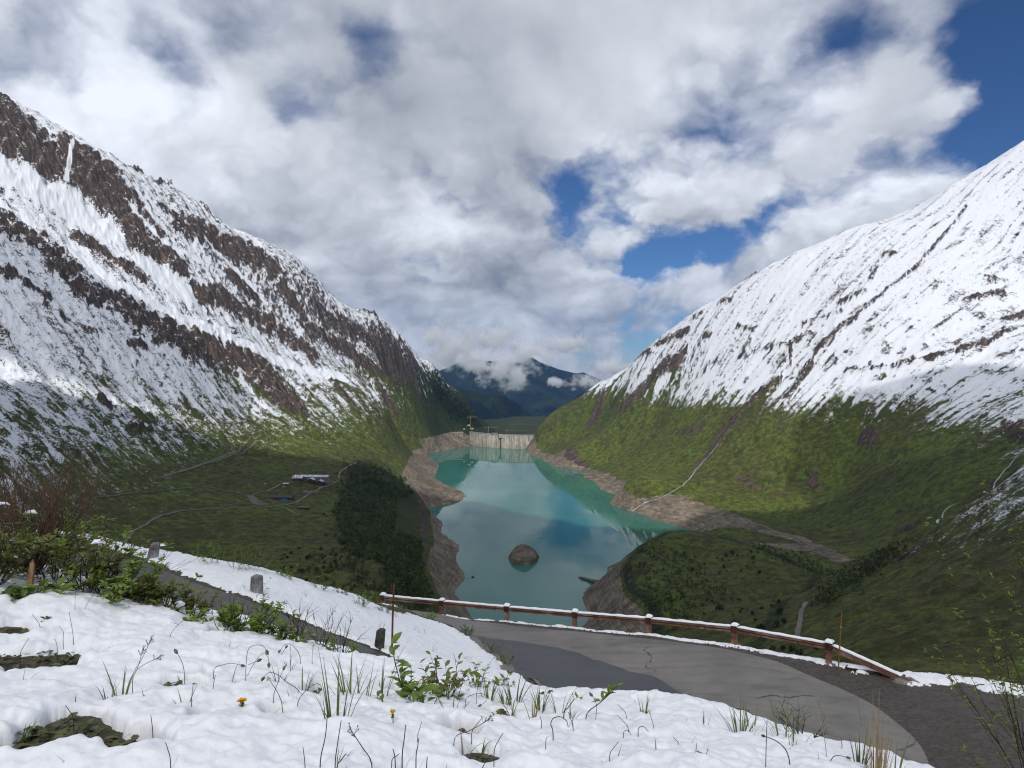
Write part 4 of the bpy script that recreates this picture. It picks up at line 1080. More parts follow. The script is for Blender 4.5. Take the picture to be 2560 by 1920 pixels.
# building site beside the dam: viaduct on piers, terraces, cabins
site = empty('viaduct', at(1133, 1084, 3080)); tag(site, 'white concrete viaduct on slim piers left of the dam', 'viaduct')
m = MB(); m.beam((-26, 12, 6), (46, -6, 4.5), 6, 1.6); m.build('deck', conc_l, site)
for i in range(7):
    m = MB(); x = -24 + i * 11; m.box((x, 11.5 - i * 2.6, -4), (1.6, 2.2, 18), 0, .85); m.build('pier', conc_l, site)
for (px, py, d, s, rz, col, lab) in ((1172, 1065, 3120, (10, 7, 6), .3, (0.62, 0.55, 0.42), 'cream site cabin under the tallest crane'), (1180, 1073, 3100, (14, 6, 5), -.2, (0.5, 0.47, 0.42), 'grey white site cabin at the left abutment of the dam'), (1160, 1074, 3110, (9, 6, 4), .5, (0.5, 0.36, 0.22), 'tan site hut beside the viaduct')):
    r = empty('site_cabin', at(px, py, d), rz); tag(r, lab, 'cabin', 'cabins of the building site')
    mt = plain('cabin_wall', col, 0.6, 0.4, .15)
    m = MB(); m.box((0, 0, s[2] / 2), s); m.build('wall', mt, r)
    m = MB(); m.box((0, 0, s[2] + 0.35), (s[0] + .8, s[1] + .8, 0.7), 0, .9); m.build('roof', conc_l, r)
    m = MB(); m.box((-s[0] * .2, -s[1] / 2 - .05, s[2] * .55), (s[0] * .3, 0.1, s[2] * .4)); m.build('window', dark_steel, r)

# ---------------------------------------------------------------- farm and lodge on the meadow
timber = plain("brown_timber", (0.085, 0.042, 0.026), 0.8, 0.5, .4); timber_r = plain("red_timber", (0.13, 0.045, 0.025), 0.75, 0.5, .3); plaster = plain("grey_plaster", (0.20, 0.19, 0.18), 0.85, 0.3)
snowroof = plain("snowy_roof", (0.60, 0.63, 0.67), 0.7, 0.35, .7); slate = plain("dark_roof", (0.055, 0.060, 0.070), 0.6, 0.5); glass = plain("window_glass", (0.02, 0.025, 0.03), 0.15, 1.0, .2, .6)
def gable_house(name, base, rz, L, W, H, pitch, wall_m, roof_m, label, cat, group=None, wins=6, rows=1, ridge_along=True, eave=1.2):
    """house with ridge along its length L"""
    r = empty(name, base, rz); tag(r, label, cat, group)
    rise = W / 2 * math.tan(pitch)
    m = MB(); hx, hy = L / 2, W / 2
    m.v += [Vector(p) for p in ((-hx, -hy, -6), (hx, -hy, -6), (hx, hy, -6), (-hx, hy, -6), (-hx, -hy, H), (hx, -hy, H), (hx, hy, H), (-hx, hy, H), (-hx, 0, H + rise), (hx, 0, H + rise))]
    m.f += [(0, 1, 5, 4), (2, 3, 7, 6), (1, 2, 6, 9, 5), (3, 0, 4, 8, 7)]; m.build('wall', wall_m, r)
    m = MB(); th = 0.45; ex, ey = hx + eave, hy + eave; dz_ = eave * math.tan(pitch)
    for s in (-1, 1):
        b = len(m.v)
        m.v += [Vector(p) for p in ((-ex, s * ey, H - dz_ + .05), (ex, s * ey, H - dz_ + .05), (ex, 0, H + rise + .05), (-ex, 0, H + rise + .05), (-ex, s * ey, H - dz_ + th), (ex, s * ey, H - dz_ + th), (ex, 0, H + rise + th), (-ex, 0, H + rise + th))]
        m.f += [tuple(b + i for i in q) for q in ((0, 1, 2, 3), (4, 5, 6, 7), (0, 1, 5, 4), (1, 2, 6, 5), (3, 0, 4, 7))]
    rf = m.build('roof', roof_m, r)
    m = MB(); m.box((hx * .4, 0, H + rise + 1.0), (1.2, 1.2, 2.6)); m.build('chimney', plaster, rf)
    for k in range(rows):
        for i in range(wins):
            m = MB(); x = -hx + L * (i + .5) / wins; z = H * (k + .5) / rows
            m.box((x, -hy - .06, z), (min(2.2, L / wins * .55), .12, min(1.7, H / rows * .55))); m.build('window', glass, r)
    return r
lb = on_hill(771, 1204)
def rel(o, dx, dy, dz=0.0):
    x, y = o.x + dx, o.y + dy
    return (x, y, float(lookup(Z, np.array([x]), np.array([y]))[0]) + dz)
gable_house('mountain_lodge', rel(lb, 3, 16), R(-2), 74, 13, 8.5, R(24), plaster, snowroof, 'long grey mountain lodge with snow covered roof on the meadow', 'lodge', 'lodge buildings on the meadow', 14, 2)
gable_house('chalet', rel(lb, -22, -2), R(4), 20, 15, 6, R(26), timber_r, snowroof, 'red brown chalet with snowy roof before the left end of the lodge', 'chalet', 'lodge buildings on the meadow', 5, 2)
gable_house('chalet', rel(lb, 6, 0), R(92), 14, 14, 7, R(28), timber, snowroof, 'dark timber chalet with snowy gable before the middle of the lodge', 'chalet', 'lodge buildings on the meadow', 3, 2)
gable_house('chalet', rel(lb, 25, 2), R(88), 13, 13, 7, R(28), timber, snowroof, 'dark timber chalet with snowy gable at the right end of the lodge', 'chalet', 'lodge buildings on the meadow', 3, 2)
bb_ = on_hill(700, 1248)
gable_house('cattle_barn', tuple(bb_), R(-3), 52, 16, 5, R(20), timber_r, slate, 'long red brown cattle barn with dark grey roof on the meadow', 'barn', None, 12, 1)
hb = on_hill(715, 1213); gable_house('hut', tuple(hb), R(5), 10, 7, 3.2, R(26), timber, snowroof, 'little hut with snowy roof between lodge and barn', 'hut', None, 2, 1, True, .6)
sb_ = on_hill(761, 1272); gable_house('shed', tuple(sb_), R(-8), 20, 8, 3, R(14), timber, plain("weathered_shingle", (0.13, 0.12, 0.10), 0.85, .5), 'low weathered shed below the track, right of the barn', 'shed', None, 4, 1, True, .8)
rb_ = on_hill(541, 994); gable_house('stone_hut', tuple(rb_), R(10), 13, 7, 3, R(22), plaster, snowroof, 'small grey stone hut on the snowy slope above the meadow', 'hut', None, 2, 1, True, .4)
m = MB(); m.box((0, 0, 1.6), (11, 4, 3.2), 0, .94, .3)
bt = m.build('covered_stack', plain("blue_tarpaulin", (0.03, 0.17, 0.40), 0.5, .6, .3)); bt.location = rel(bb_, 13, -13); tag(bt, 'blue tarpaulin covered stack before the barn', 'stack')
m = MB(); m.box((0, 0, 1.3), (6, 2.6, 2.6), 0, .97, .2)
yt = m.build('container', plain("yellow_paint", (0.40, 0.30, 0.06), 0.5, .6, .2)); yt.location = rel(hb, 0, -14); tag(yt, 'yellow container beside the little snowy hut', 'container')
car_cols = {'red': (0.40, 0.03, 0.02), 'orange': (0.5, 0.14, 0.03), 'dark grey': (0.03, 0.03, 0.035), 'white': (0.7, 0.7, 0.7)}
tyre = plain("tyre_rubber", (0.02, 0.02, 0.02), .8, 3)
for (px, py, cn, lab) in ((894, 1154, 'red', 'red car parked at the top end of the farm track'), (795, 1229, 'orange', 'orange van on the track right of the barn'), (912, 1151, 'dark grey', 'dark car by the edge of the alder wood'), (663, 1212, 'white', 'white car on the loop of track left of the hut')):
    p = on_hill(px, py); r = empty('parked_car', tuple(p + Vector((0, 0, .9))), R(20)); tag(r, lab, 'car', 'vehicles on the meadow')
    m = MB(); m.box((0, 0, .75), (4.6, 1.9, .9), 0, .96, .15); m.box((-.2, 0, 1.5), (2.8, 1.75, .75), 0, .78, .12); m.build('body', plain('car_paint_' + cn.replace(' ', '_'), car_cols[cn], .35, 1, .1), r)
    for sx in (-1.4, 1.4):
        for sy in (-.9, .9):
            m = MB(); m.tube([(sx, sy - .12, .35), (sx, sy + .12, .35)], .35, 10); m.build('wheel', tyre, r)
    for sy in (-.83, .83): m = MB(); m.box((-.2, sy, 1.5), (2.2, .06, .45)); m.build('window', glass, r)
for (px, py, hgt, lab) in ((845, 1140, 16, 'grey lattice mast on the meadow slope above the lodge'), (1042, 893, 22, 'small lattice mast on the left mountain ridge'), (860, 1146, 7, 'short dark post by the top of the farm track')):
    p = on_hill(px, py); r = empty('lattice_mast', tuple(p)); tag(r, lab, 'mast')
    m = MB()
    for sx in (-1, 1):
        for sy in (-1, 1): m.beam((sx * 1.3, sy * 1.3, -2), (sx * .3, sy * .3, hgt), .35, .35)
    for k in range(6): z = hgt * k / 6; w0 = 1.3 - k / 6; m.beam((-w0, -w0, z), (w0, -w0, z + hgt / 6), .2, .2); m.beam((w0, -w0, z), (-w0, -w0, z + hgt / 6), .2, .2)
    m.build('tower', dark_steel, r)
    m = MB(); m.beam((-2.5, 0, hgt * .92), (2.5, 0, hgt * .92), .3, .3); m.build('crossarm', dark_steel, r)

# ---------------------------------------------------------------- farm tracks and streams, laid on the surface
def draped(name, pix, widths, mat, label, lift=0.7, x0=200, y0=1100, k=2.212, n=None, meander=0.0, seed=1, kind='structure'):
    W = [hit(x0 + a / k, y0 + b / k, Z) for a, b in pix]
    L = sum(math.dist(W[i], W[i + 1]) for i in range(len(W) - 1)); n = n or max(12, int(L / 5))
    Q = resample(W, n); s = np.linspace(0, len(widths) - 1, n); wd = np.interp(s, np.arange(len(widths)), widths) / 2
    T = np.gradient(Q, axis=0); T /= np.linalg.norm(T, axis=1, keepdims=True) + 1e-9; N = np.stack([-T[:, 1], T[:, 0]], -1)
    if meander: Q = Q + N * (meander * fbm(np.arange(n) * 0.23, np.zeros(n), 3, seed))[:, None]
    wd = wd * (1 + 0.35 * fbm(np.arange(n) * 0.3, np.ones(n) * 3, 2, seed + 3))
    cols = []
    for u in (-1, -.5, 0, .5, 1):
        P = Q + N * (wd * u)[:, None]; z = lookup(Z, P[:, 0], P[:, 1]); cols.append(np.stack([P[:, 0], P[:, 1], z + lift], -1))
    zz = np.stack([c[:, 2] for c in cols], 1); zz = np.maximum(zz, zz.mean(1, keepdims=True))
    V = np.stack(cols, 1); V[..., 2] = zz
    o = link(name, mesh_np(name, V.reshape(-1, 3), grid_faces(n, 5)), mat); tag(o, label, None, None, kind); return o
track_mat = plain("gravel_track", (0.165, 0.150, 0.130), 0.9, 0.08, .25)
for pix, wd, lab in (
        ([(245, 580), (270, 535), (310, 495), (380, 455), (470, 415), (590, 390), (720, 380), (900, 375), (1100, 365), (1190, 352), (1240, 318), (1290, 285), (1340, 262), (1400, 240), (1435, 225), (1430, 195), (1440, 175), (1480, 150), (1530, 125)], [4.5, 5, 5, 5], 'long pale farm track looping across the meadow to the lodge'),
        ([(1115, 368), (1150, 385), (1185, 405), (1220, 412)], [4, 3.4], 'short side track running towards the shed'),
        ([(1040, 358), (985, 340), (945, 308), (980, 295), (1060, 275), (1090, 255), (1130, 240), (1230, 230)], [4, 5, 4.5, 4], 'pale track turning round behind the barn'),
        ([(945, 308), (860, 290), (760, 268), (650, 255), (540, 228), (440, 210)], [3.4, 3, 2.6], 'thin track climbing left from the barn'),
        ([(440, 210), (520, 185), (640, 150), (760, 115), (860, 75), (950, 35), (975, 10)], [4, 4, 3.6], 'track climbing the dusted slope above the meadow'),
        ([(650, 262), (520, 270), (380, 290), (200, 310), (60, 320)], [3, 2.6], 'faint track running to the left edge of the meadow'),
        ([(930, 330), (840, 360), (740, 382)], [2.6, 2.4], 'short link between the two meadow tracks')):
    draped('track', pix, wd, track_mat, lab)
draped('track', [(1172, 680), (1150, 720), (1143, 780), (1130, 850)], [4.2, 4.6, 4.0], track_mat, 'pale track below the guard rail on the knoll', 0.8, 1400, 1150, 1.907)
foam = plain("white_water", (0.40, 0.41, 0.41), 0.5, 0.25, .7)
draped('stream', [(730, 1400), (700, 1440), (660, 1480), (625, 1520), (600, 1560), (565, 1595), (530, 1615), (480, 1645)], [1.0, 1.5, 2.0, 2.4, 2.2, 1.6], foam, 'white torrent running down the green right slope', 0.9, 1400, 350, 1.843, 150, 3.0)
draped('stream', [(505, 170), (470, 188), (410, 205), (375, 225), (345, 247)], [2, 3, 4.5, 4], foam, 'braided white stream mouth on the brown shore', 0.8, 1400, 1150, 1.907, 60, 2.5, 4)
draped('stream', [(2200, -40), (2150, 20), (2100, 75), (2065, 130), (2020, 160)], [1.6, 2.2, 2.8, 2.4], foam, 'white waterfall stream below the snow at the far right', 0.9, 1400, 1150, 1.907, 110, 2.2, 7)
draped('stream', [(1920, 197), (1880, 210), (1850, 228), (1825, 255), (1800, 305)], [1.8, 2, 2.4, 2.6], foam, 'short white cascade beside the dark near spur', 0.9, 1400, 1150, 1.907, 60, 1.6, 9)
draped('stream', [(880, 285), (960, 310), (1040, 345), (1130, 372), (1200, 410), (1290, 450)], [3, 3, 3, 3], plain("brown_water", (0.12, 0.10, 0.08), 0.3, 0.1, .3), 'brown brook behind the knoll', 0.5, 1400, 1150, 1.907, 90, 3, 12)

# things lying in and by the lake
rockm = plain("wet_rock", (0.17, 0.14, 0.11), 0.8, .3, .4)
def boulder(name, c, s, mat, seed=0, lab=None, cat='rock', group=None):
    import bmesh as _bm
    b = _bm.new(); _bm.ops.create_icosphere(b, subdivisions=3, radius=1.0); rr = random.Random(seed)
    ox, oy = rr.random() * 50, rr.random() * 50
    for v in b.verts:
        n_ = float(fbm(np.array([v.co.x * 1.4 + ox + v.co.z]), np.array([v.co.y * 1.4 + oy - v.co.z]), 3, 2)[0])
        v.co *= 1 + 0.32 * n_
        v.co.x *= s[0]; v.co.y *= s[1]; v.co.z *= s[2]
    me = bpy.data.meshes.new(name); b.to_mesh(me); b.free()
    o = link(name, me, mat); o.location = c; tag(o, lab, cat, group); return o
p = at_z(1182, 1443, WATER); boulder('lake_rock', (p[0], p[1], WATER), (2.6, 4.5, 2.0), plain("black_rock", (0.02, 0.02, 0.02), .7, 1), 3, 'small dark rock breaking the water left of the islet')
p = at_z(1171, 1446, WATER); boulder('lake_rock', (p[0], p[1], WATER), (0.9, 1.6, 0.8), bpy.data.materials["black_rock"], 4, 'tiny dark rock between the left shore and the larger lake rock')
pA = Vector(at_z(1447, 1443, WATER + .8)); pB = Vector(at_z(1494, 1456, WATER + 2.5))
m = MB(); m.tube([pA, pA.lerp(pB, .2) + Vector((0, 0, .8)), pA.lerp(pB, .45) + Vector((0, 2, .4)), pA.lerp(pB, .7) + Vector((0, -2, .6)), pB], [1.0, 2.4, 2.0, 3.2, 4.4], 8)
o = m.build('gravel_spit', rockm, None, True); tag(o, 'thin brown spit reaching into the lake from the right shore', None, None, 'structure')

# ---------------------------------------------------------------- far woods
def crown_mat(name, dark, light):
    """foliage whose leaf sprays differ one from another"""
    mt, t = new_mat(name); g = t.node('ShaderNodeNewGeometry')
    n = t.math('ADD', t.math('MULTIPLY', t.attr('tone'), 0.55), t.math('MULTIPLY', t.noise(g.outputs['Position'], 0.02, 2.0, .5), 0.45))
    c = t.mix(t.ramp(t.math('ADD', t.math('MULTIPLY', g.outputs['Random Per Island'], 0.4), t.math('MULTIPLY', n, 0.9)), 0.25, 1.05, smooth=False), dark, light)
    t.out(t.principled(c, .7, None, .15)); return mt
alder_leaf = crown_mat("alder_leaves", (0.012, 0.020, 0.007), (0.105, 0.135, 0.034))
spruce_leaf = crown_mat("spruce_needles", (0.007, 0.014, 0.008), (0.040, 0.058, 0.022))
def clump_faces(mb, c, r, h, n, rr, leaf):
    for _ in range(n):
        a = rr.random() * 6.283; q = rr.random() ** .5; zc = rr.random()
        sp = math.sqrt(max(0.05, 1 - (zc * 2 - .9) ** 2 * .9))
        p = Vector((c[0] + math.cos(a) * q * r * sp, c[1] + math.sin(a) * q * r * sp, c[2] + zc * h))
        d = Vector((rr.gauss(0, 1), rr.gauss(0, 1), rr.gauss(0, .6))).normalized(); s = d.cross(Vector((rr.gauss(0, 1), rr.gauss(0, 1), rr.gauss(0, 1)))).normalized()
        L = leaf * (.6 + .8 * rr.random()); b = len(mb.v)
        mb.v += [p - d * L, p + s * L * .6, p + d * L, p - s * L * .6]; mb.f.append((b, b + 1, b + 2, b + 3))
def wood(name, poly_px, n, label, size, faces, mat, leaf=.9, gaps=0.0):
    mb = MB(); rr = random.Random(len(label)); cnt = 0; tries = 0; tone = []
    xs = [p[0] for p in poly_px]; ys = [p[1] for p in poly_px]
    while cnt < n and tries < n * 30:
        tries += 1; px = rr.uniform(min(xs), max(xs)); py = rr.uniform(min(ys), max(ys))
        if not in_poly(np.array([px]), np.array([py]), poly_px)[0]: continue
        p = on_hill(px + rr.gauss(0, 9), py + rr.gauss(0, 9))
        if p.z < FULL + 2: continue
        if gaps and float(fbm(np.array([p.x / 38.0]), np.array([p.y / 38.0]), 3, 44)[0]) < -gaps: continue
        s = size * (.45 + .9 * rr.random() ** 1.5); n0 = len(mb.v); clump_faces(mb, (p.x, p.y, p.z - .5), s * .5, s, faces, rr, leaf); tone += [rr.random()] * (len(mb.v) - n0); cnt += 1
    o = mb.build(name, mat); tag(o, label, None, None, 'stuff')
    a_ = o.data.attributes.new('tone', 'FLOAT', 'POINT'); a_.data.foreach_set('value', tone); return o
FPOLY = [(869, 1168), (919, 1150), (991, 1188), (1040, 1217), (1058, 1236), (1062, 1281), (1064, 1330), (1064, 1362), (1058, 1394), (1062, 1425), (1082, 1484), (1075, 1520), (1000, 1500), (968, 1460), (950, 1407), (900, 1400), (870, 1385), (848, 1344), (842, 1281), (850, 1227)]
wood('alder_wood', FPOLY, 1900, 'dark alder wood covering the steep edge of the meadow', 10.5, 46, alder_leaf, 1.15, 0.22)
wood('scrub', [(760, 1375), (880, 1400), (1000, 1460), (1060, 1530), (900, 1500), (800, 1440)], 150, 'loose dark scrub below the alder wood', 7.0, 36, alder_leaf, 1.0, 0.02)
wood('scrub', [(1604, 1362), (1640, 1350), (1690, 1370), (1760, 1420), (1820, 1470), (1830, 1500), (1740, 1530), (1700, 1580), (1640, 1560), (1600, 1500), (1585, 1440)], 420, 'dark scrub on the lake side of the knoll', 5.0, 28, alder_leaf, .8)
wood('scrub', [(1900, 1360), (1990, 1390), (2090, 1425), (2110, 1445), (2060, 1440), (1960, 1400), (1890, 1380)], 160, 'scrub along the brook behind the knoll', 4.5, 28, alder_leaf, .8)
wood('scrub', [(2118, 1414), (2180, 1380), (2240, 1362), (2290, 1352), (2240, 1390), (2160, 1450), (2080, 1500), (2030, 1520), (2040, 1480)], 330, 'dark scrub on the crest of the near spur', 5.0, 28, alder_leaf, .8)
wood('spruce_wood', [(1085, 950), (1130, 985), (1180, 1030), (1225, 1068), (1200, 1075), (1150, 1050), (1110, 1020), (1085, 985)], 900, 'dark spruce forest on the far left ridge', 17, 14, spruce_leaf, 2.4)

# single trees and shrubs
def proto_bush(name, seed, h, n, leaf, mat):
    r = empty(name, (0, 0, 0)); rr = random.Random(seed)
    mb = MB()
    for k in range(4): clump_faces(mb, (rr.uniform(-.25, .25) * h, rr.uniform(-.25, .25) * h, rr.uniform(0, .3) * h), h * .3, h * .6, n // 4, rr, leaf)
    mb.build('crown', mat, r)
    mb = MB()
    for k in range(4): mb.tube([(0, 0, -.6), (rr.uniform(-.15, .15) * h, rr.uniform(-.15, .15) * h, h * .3), (rr.uniform(-.3, .3) * h, rr.uniform(-.3, .3) * h, h * .65)], [.16, .10, .04], 4)
    mb.build('trunk', bark, r); return r
bark = plain("grey_bark", (0.05, 0.042, 0.035), .9, 2, .3)
bush = [proto_bush('alder_shrub', 5, 5.0, 150, .55, alder_leaf), proto_bush('alder_shrub', 6, 4.0, 120, .5, alder_leaf)]
areas = [(700, 1370, 850, 1470, 34, 'dark alder shrub on the meadow left of the wood', 'alder shrubs on the meadow'), (780, 1180, 845, 1350, 8, 'dark alder shrub between the shed and the wood', 'alder shrubs near the shed'), (1720, 1380, 1900, 1440, 22, 'round dark shrub on top of the knoll', 'shrubs on top of the knoll'),
         (1750, 1500, 1960, 1590, 30, 'dark shrub on the near side of the knoll', 'shrubs on the near side of the knoll'), (1860, 1590, 2060, 1640, 16, 'low shrub on the slope just beyond the guard rail', 'shrubs beyond the guard rail'), (430, 1180, 640, 1300, 0, '', '')]
first = [True, True]
for (xa, ya, xb, yb, n, lab, grp) in areas:
    for _ in range(n):
        p = on_hill(rnd.uniform(xa, xb), rnd.uniform(ya, yb)); k = rnd.randrange(2)
        o = bush[k] if first[k] else copy_tree(bush[k]); first[k] = False
        o.location = p; s = rnd.uniform(.6, 1.5); o.scale = (s * rnd.uniform(.9, 1.4), s, s * rnd.uniform(.7, 1)); o.rotation_euler = (0, 0, rnd.uniform(0, 6)); tag(o, lab, 'shrub', grp)
def proto_spruce(seed, h):
    r = empty('spruce_tree', (0, 0, 0)); rr = random.Random(seed); mb = MB()
    for k in range(11):
        z = h * (.10 + .84 * k / 10); rad = h * .19 * (1 - k / 11.0) ** .8 + .15; nb = 9
        for i in range(nb):
            a = 6.283 * (i + rr.random() * .7) / nb; L = rad * rr.uniform(.7, 1.15); d = Vector((math.cos(a), math.sin(a), -.35)); s = Vector((-math.sin(a), math.cos(a), 0)); b = len(mb.v); p0 = Vector((0, 0, z))
            mb.v += [p0 - s * .2 + Vector((0, 0, .5)), p0 + d * L * .6 - s * L * .28, p0 + d * L, p0 + d * L * .6 + s * L * .28]; mb.f.append((b, b + 1, b + 2, b + 3))
    mb.build('crown', spruce_leaf, r); mb = MB(); mb.tube([(0, 0, -2), (0, 0, h * .5), (0, 0, h)], [.35, .2, .04], 5); mb.build('trunk', bark, r); return r
spr = [proto_spruce(1, 17.0), proto_spruce(2, 14.0)]; first = [True, True]
sky_l = [(1050, 900), (1088, 927), (1120, 962), (1157, 996), (1190, 1026), (1222, 1062)]
for i in range(110):
    if i < 60:
        u = rnd.random() * 4.999; a = int(u); f_ = u - a; px = sky_l[a][0] + f_ * (sky_l[a + 1][0] - sky_l[a][0]); py = sky_l[a][1] + f_ * (sky_l[a + 1][1] - sky_l[a][1]) + rnd.uniform(2, 14)
        lab, grp = 'dark spruce standing on the far left ridge line', 'spruces along the far left ridge'
    elif i < 90:
        px, py = rnd.uniform(1325, 1400), 0; py = 1092 - (px - 1325) * .62 + rnd.uniform(0, 14); lab, grp = 'small dark spruce on the right abutment above the dam', 'spruces above the right end of the dam'
    else:
        px, py = rnd.uniform(1040, 1120), rnd.uniform(1000, 1080); lab, grp = 'spruce on the green slope left of the dam', 'spruces on the slope left of the dam'
    p = on_hill(px, py); k = rnd.randrange(2); o = spr[k] if first[k] else copy_tree(spr[k]); first[k] = False
    o.location = p; s = rnd.uniform(.7, 1.25) * (0.6 if i >= 60 else 1); o.scale = (s, s, s); o.rotation_euler = (0, 0, rnd.uniform(0, 6)); tag(o, lab, 'spruce', grp)

# ---------------------------------------------------------------- far ranges beyond the dam
range_mat, t = new_mat("forested_range")
pos = t.pos(); a = t.noise(pos, 0.004, 6.0, 0.62); b = t.noise(pos, 0.03, 4.0, 0.6)
zc = t.node('ShaderNodeSeparateXYZ'); t.l.new(pos, zc.inputs[0])
c = t.mix(t.ramp(t.math('ADD', a, t.math('MULTIPLY', t.math('SUBTRACT', b, .5), .5)), 0.46, 0.60), (0.005, 0.010, 0.014), (0.016, 0.026, 0.018))
c = t.mix(t.ramp(t.math('ADD', zc.outputs[2], t.math('MULTIPLY', a, 500.0)), 340.0, 420.0), c, (0.75, 0.78, 0.82))
vd, vc = t.voronoi(t.scalev(pos, (1, 1, 0.2)), 0.006)
fld = t.mix(t.ramp(t.vmath('DOT_PRODUCT', vc, (.33, .33, .33)), .3, .7), (0.05, 0.075, 0.025), (0.15, 0.17, 0.06))
fld = t.mix(t.ramp(b, .55, .62), fld, (0.02, 0.03, 0.015))
c = t.mix(t.ramp(t.math('ADD', zc.outputs[2], t.math('MULTIPLY', t.math('SUBTRACT', a, .5), 400.0)), -690.0, -790.0), c, fld)
t.out(t.principled(c, 0.95, t.bump(b, 12.0, .8), 0.1))
def far_range(name, label, crest, foot_z, depth, seed, rough=1.0):
    """ridge through crest points (px, py, d) falling forward to foot_z and back"""
    P = np.array([at(*c) for c in crest]); n = 220; s = np.linspace(0, len(P) - 1, n)
    C = np.stack([np.interp(s, np.arange(len(P)), P[:, k]) for k in range(3)], -1)
    m_ = 90; u = np.linspace(-1, 1, m_)                              # -1 foot towards us, +1 foot behind
    X = C[:, None, 0] + 0 * u; Y = C[:, None, 1] + depth * u[None]; prof = 1 - np.abs(u[None]) ** 0.9
    rid = ridged(X / (depth * .42), Y / (depth * 1.1), 5, seed); fb = fbm(X / (depth * .25), Y / (depth * .25), 4, seed + 2)
    hgt = C[:, None, 2] - foot_z
    Zr = foot_z + hgt * prof * (1 + 0.0 * u) + rough * hgt * (0.16 * (rid - .2) * (1 - prof ** 3) + 0.07 * fb * (1 - prof ** 6) + 0.02 * fb)
    o = link(name, mesh_np(name, np.stack([X, Y, Zr], -1).reshape(-1, 3), grid_faces(n, m_)), range_mat); tag(o, label, None, None, 'structure')
far_range('wooded_spur', 'dark green wooded spur beyond the left end of the dam', [(1000, 930, 4600), (1080, 950, 4700), (1140, 965, 4800), (1215, 978, 4900), (1262, 985, 5000), (1300, 1010, 5100), (1340, 1050, 5200), (1385, 1085, 5300), (1430, 1150, 5400)], -900, 1100, 81)
far_range('blue_range', 'blue mountain range half hidden by low cloud', [(900, 1000, 9600), (1100, 925, 9600), (1174, 893, 9500), (1230, 900, 9500), (1300, 905, 9600), (1330, 890, 9700), (1352, 904, 9700), (1398, 921, 9600), (1440, 930, 9500), (1458, 927, 9500), (1500, 945, 9400), (1560, 985, 9400), (1700, 1010, 9400), (1900, 1000, 9400)], -1000, 2600, 91, .8)
far_range('wooded_spur', 'pale green wooded foot slopes in the far valley', [(1180, 1130, 5500), (1270, 1082, 5700), (1340, 1052, 5900), (1395, 1020, 6200), (1450, 985, 6500), (1520, 945, 6800), (1700, 880, 7000)], -900, 900, 101)
V = np.array([(-6000, 3800, -850), (6000, 3800, -850), (9000, 16000, -850), (-9000, 16000, -850)], dtype=float)
o = link('valley_floor', mesh_np('valley_floor', V, np.array([[0, 1, 2, 3]]), None, False), range_mat); tag(o, 'green floor of the main valley far beyond the dam', None, None, 'structure')

# ---------------------------------------------------------------- clouds: unseen ones behind the camera added for shade, and rags hanging on the far range
def cloud_mesh(name, c, s, seed, sub=5, amp=.3):
    import bmesh as _bm
    b = _bm.new(); _bm.ops.create_icosphere(b, subdivisions=sub, radius=1.0)
    P = np.array([v.co[:] for v in b.verts])
    n_ = fbm(P[:, 0] * 1.6 + seed + P[:, 2] * .7, P[:, 1] * 1.6 - seed + P[:, 2] * .7, 4, seed)
    k = 1 + amp * n_
    for v, q in zip(b.verts, k): v.co = Vector((v.co.x * s[0] * q, v.co.y * s[1] * q, v.co.z * s[2] * (q if v.co.z > 0 else .6)))
    for f in b.faces: f.smooth = True
    me = bpy.data.meshes.new(name); b.to_mesh(me); b.free(); o = link(name, me); o.location = c; return o
def cloud_mat(name, dens, edge):
    mt, t = new_mat(name)
    lw = t.node('ShaderNodeLayerWeight'); lw.inputs[0].default_value = 0.5
    n_ = t.noise(t.pos(), 0.004, 5.0, .6)
    a = t.math('MULTIPLY', t.ramp(t.math('ADD', lw.outputs['Facing'], t.math('MULTIPLY', t.math('SUBTRACT', n_, .5), .6)), 0.95, edge), dens)
    tr = t.node('ShaderNodeBsdfTransparent'); tl = t.node('ShaderNodeBsdfTranslucent'); tl.inputs[0].default_value = (.95, .95, .95, 1)
    m_ = t.node('ShaderNodeMixShader'); t.l.new(a, m_.inputs[0]); t.l.new(tr.outputs[0], m_.inputs[1]); t.l.new(tl.outputs[0], m_.inputs[2]); t.out(m_.outputs[0])
    return mt
thick_shade_cloud = cloud_mat('thick_shade_cloud', 0.85, 0.35); thin_shade_cloud = cloud_mat('thin_shade_cloud', 0.40, 0.45)
def shade(x, y, z, zc):
    """where a cloud at height zc must hang to shade the point (x, y, z)"""
    k = (zc - z) / sd.z; return (x + sd.x * k, y + sd.y * k, zc)
for (g, zc, s, seed, mt, lab) in (((-380, 960, -260), 1500, (760, 740, 200), 3, thick_shade_cloud, 'unseen cloud added to shade the meadow'), ((540, 900, -250), 1450, (600, 600, 180), 5, thick_shade_cloud, 'unseen cloud added to shade the knoll'),
                                  ((0, 40, -5), 1400, (420, 330, 120), 7, thin_shade_cloud, 'unseen thin cloud added to dim the sun on the road bend'), ((1000, 1500, -150), 1700, (300, 420, 140), 9, thin_shade_cloud, 'unseen thin cloud added to shade the right slope'),
                                  ((-1100, 1500, 150), 1900, (380, 300, 140), 12, thin_shade_cloud, 'unseen thin cloud added to shade the left slope')):
    o = cloud_mesh('cloud', shade(*g, zc), s, seed); o.data.materials.append(mt); tag(o, lab, 'cloud', None, 'stuff')  # unseen clouds, added behind the camera to cast shade
rag, t = new_mat('cloud_rags')
pos = t.pos(); oc = t.objco()
n1 = t.noise(pos, 0.0062, 6.0, .62)
ln = t.vmath('LENGTH', oc)
d_ = t.math('SUBTRACT', t.math('MULTIPLY', n1, 3.0), t.math('ADD', t.math('MULTIPLY', ln, 1.0), 0.95))
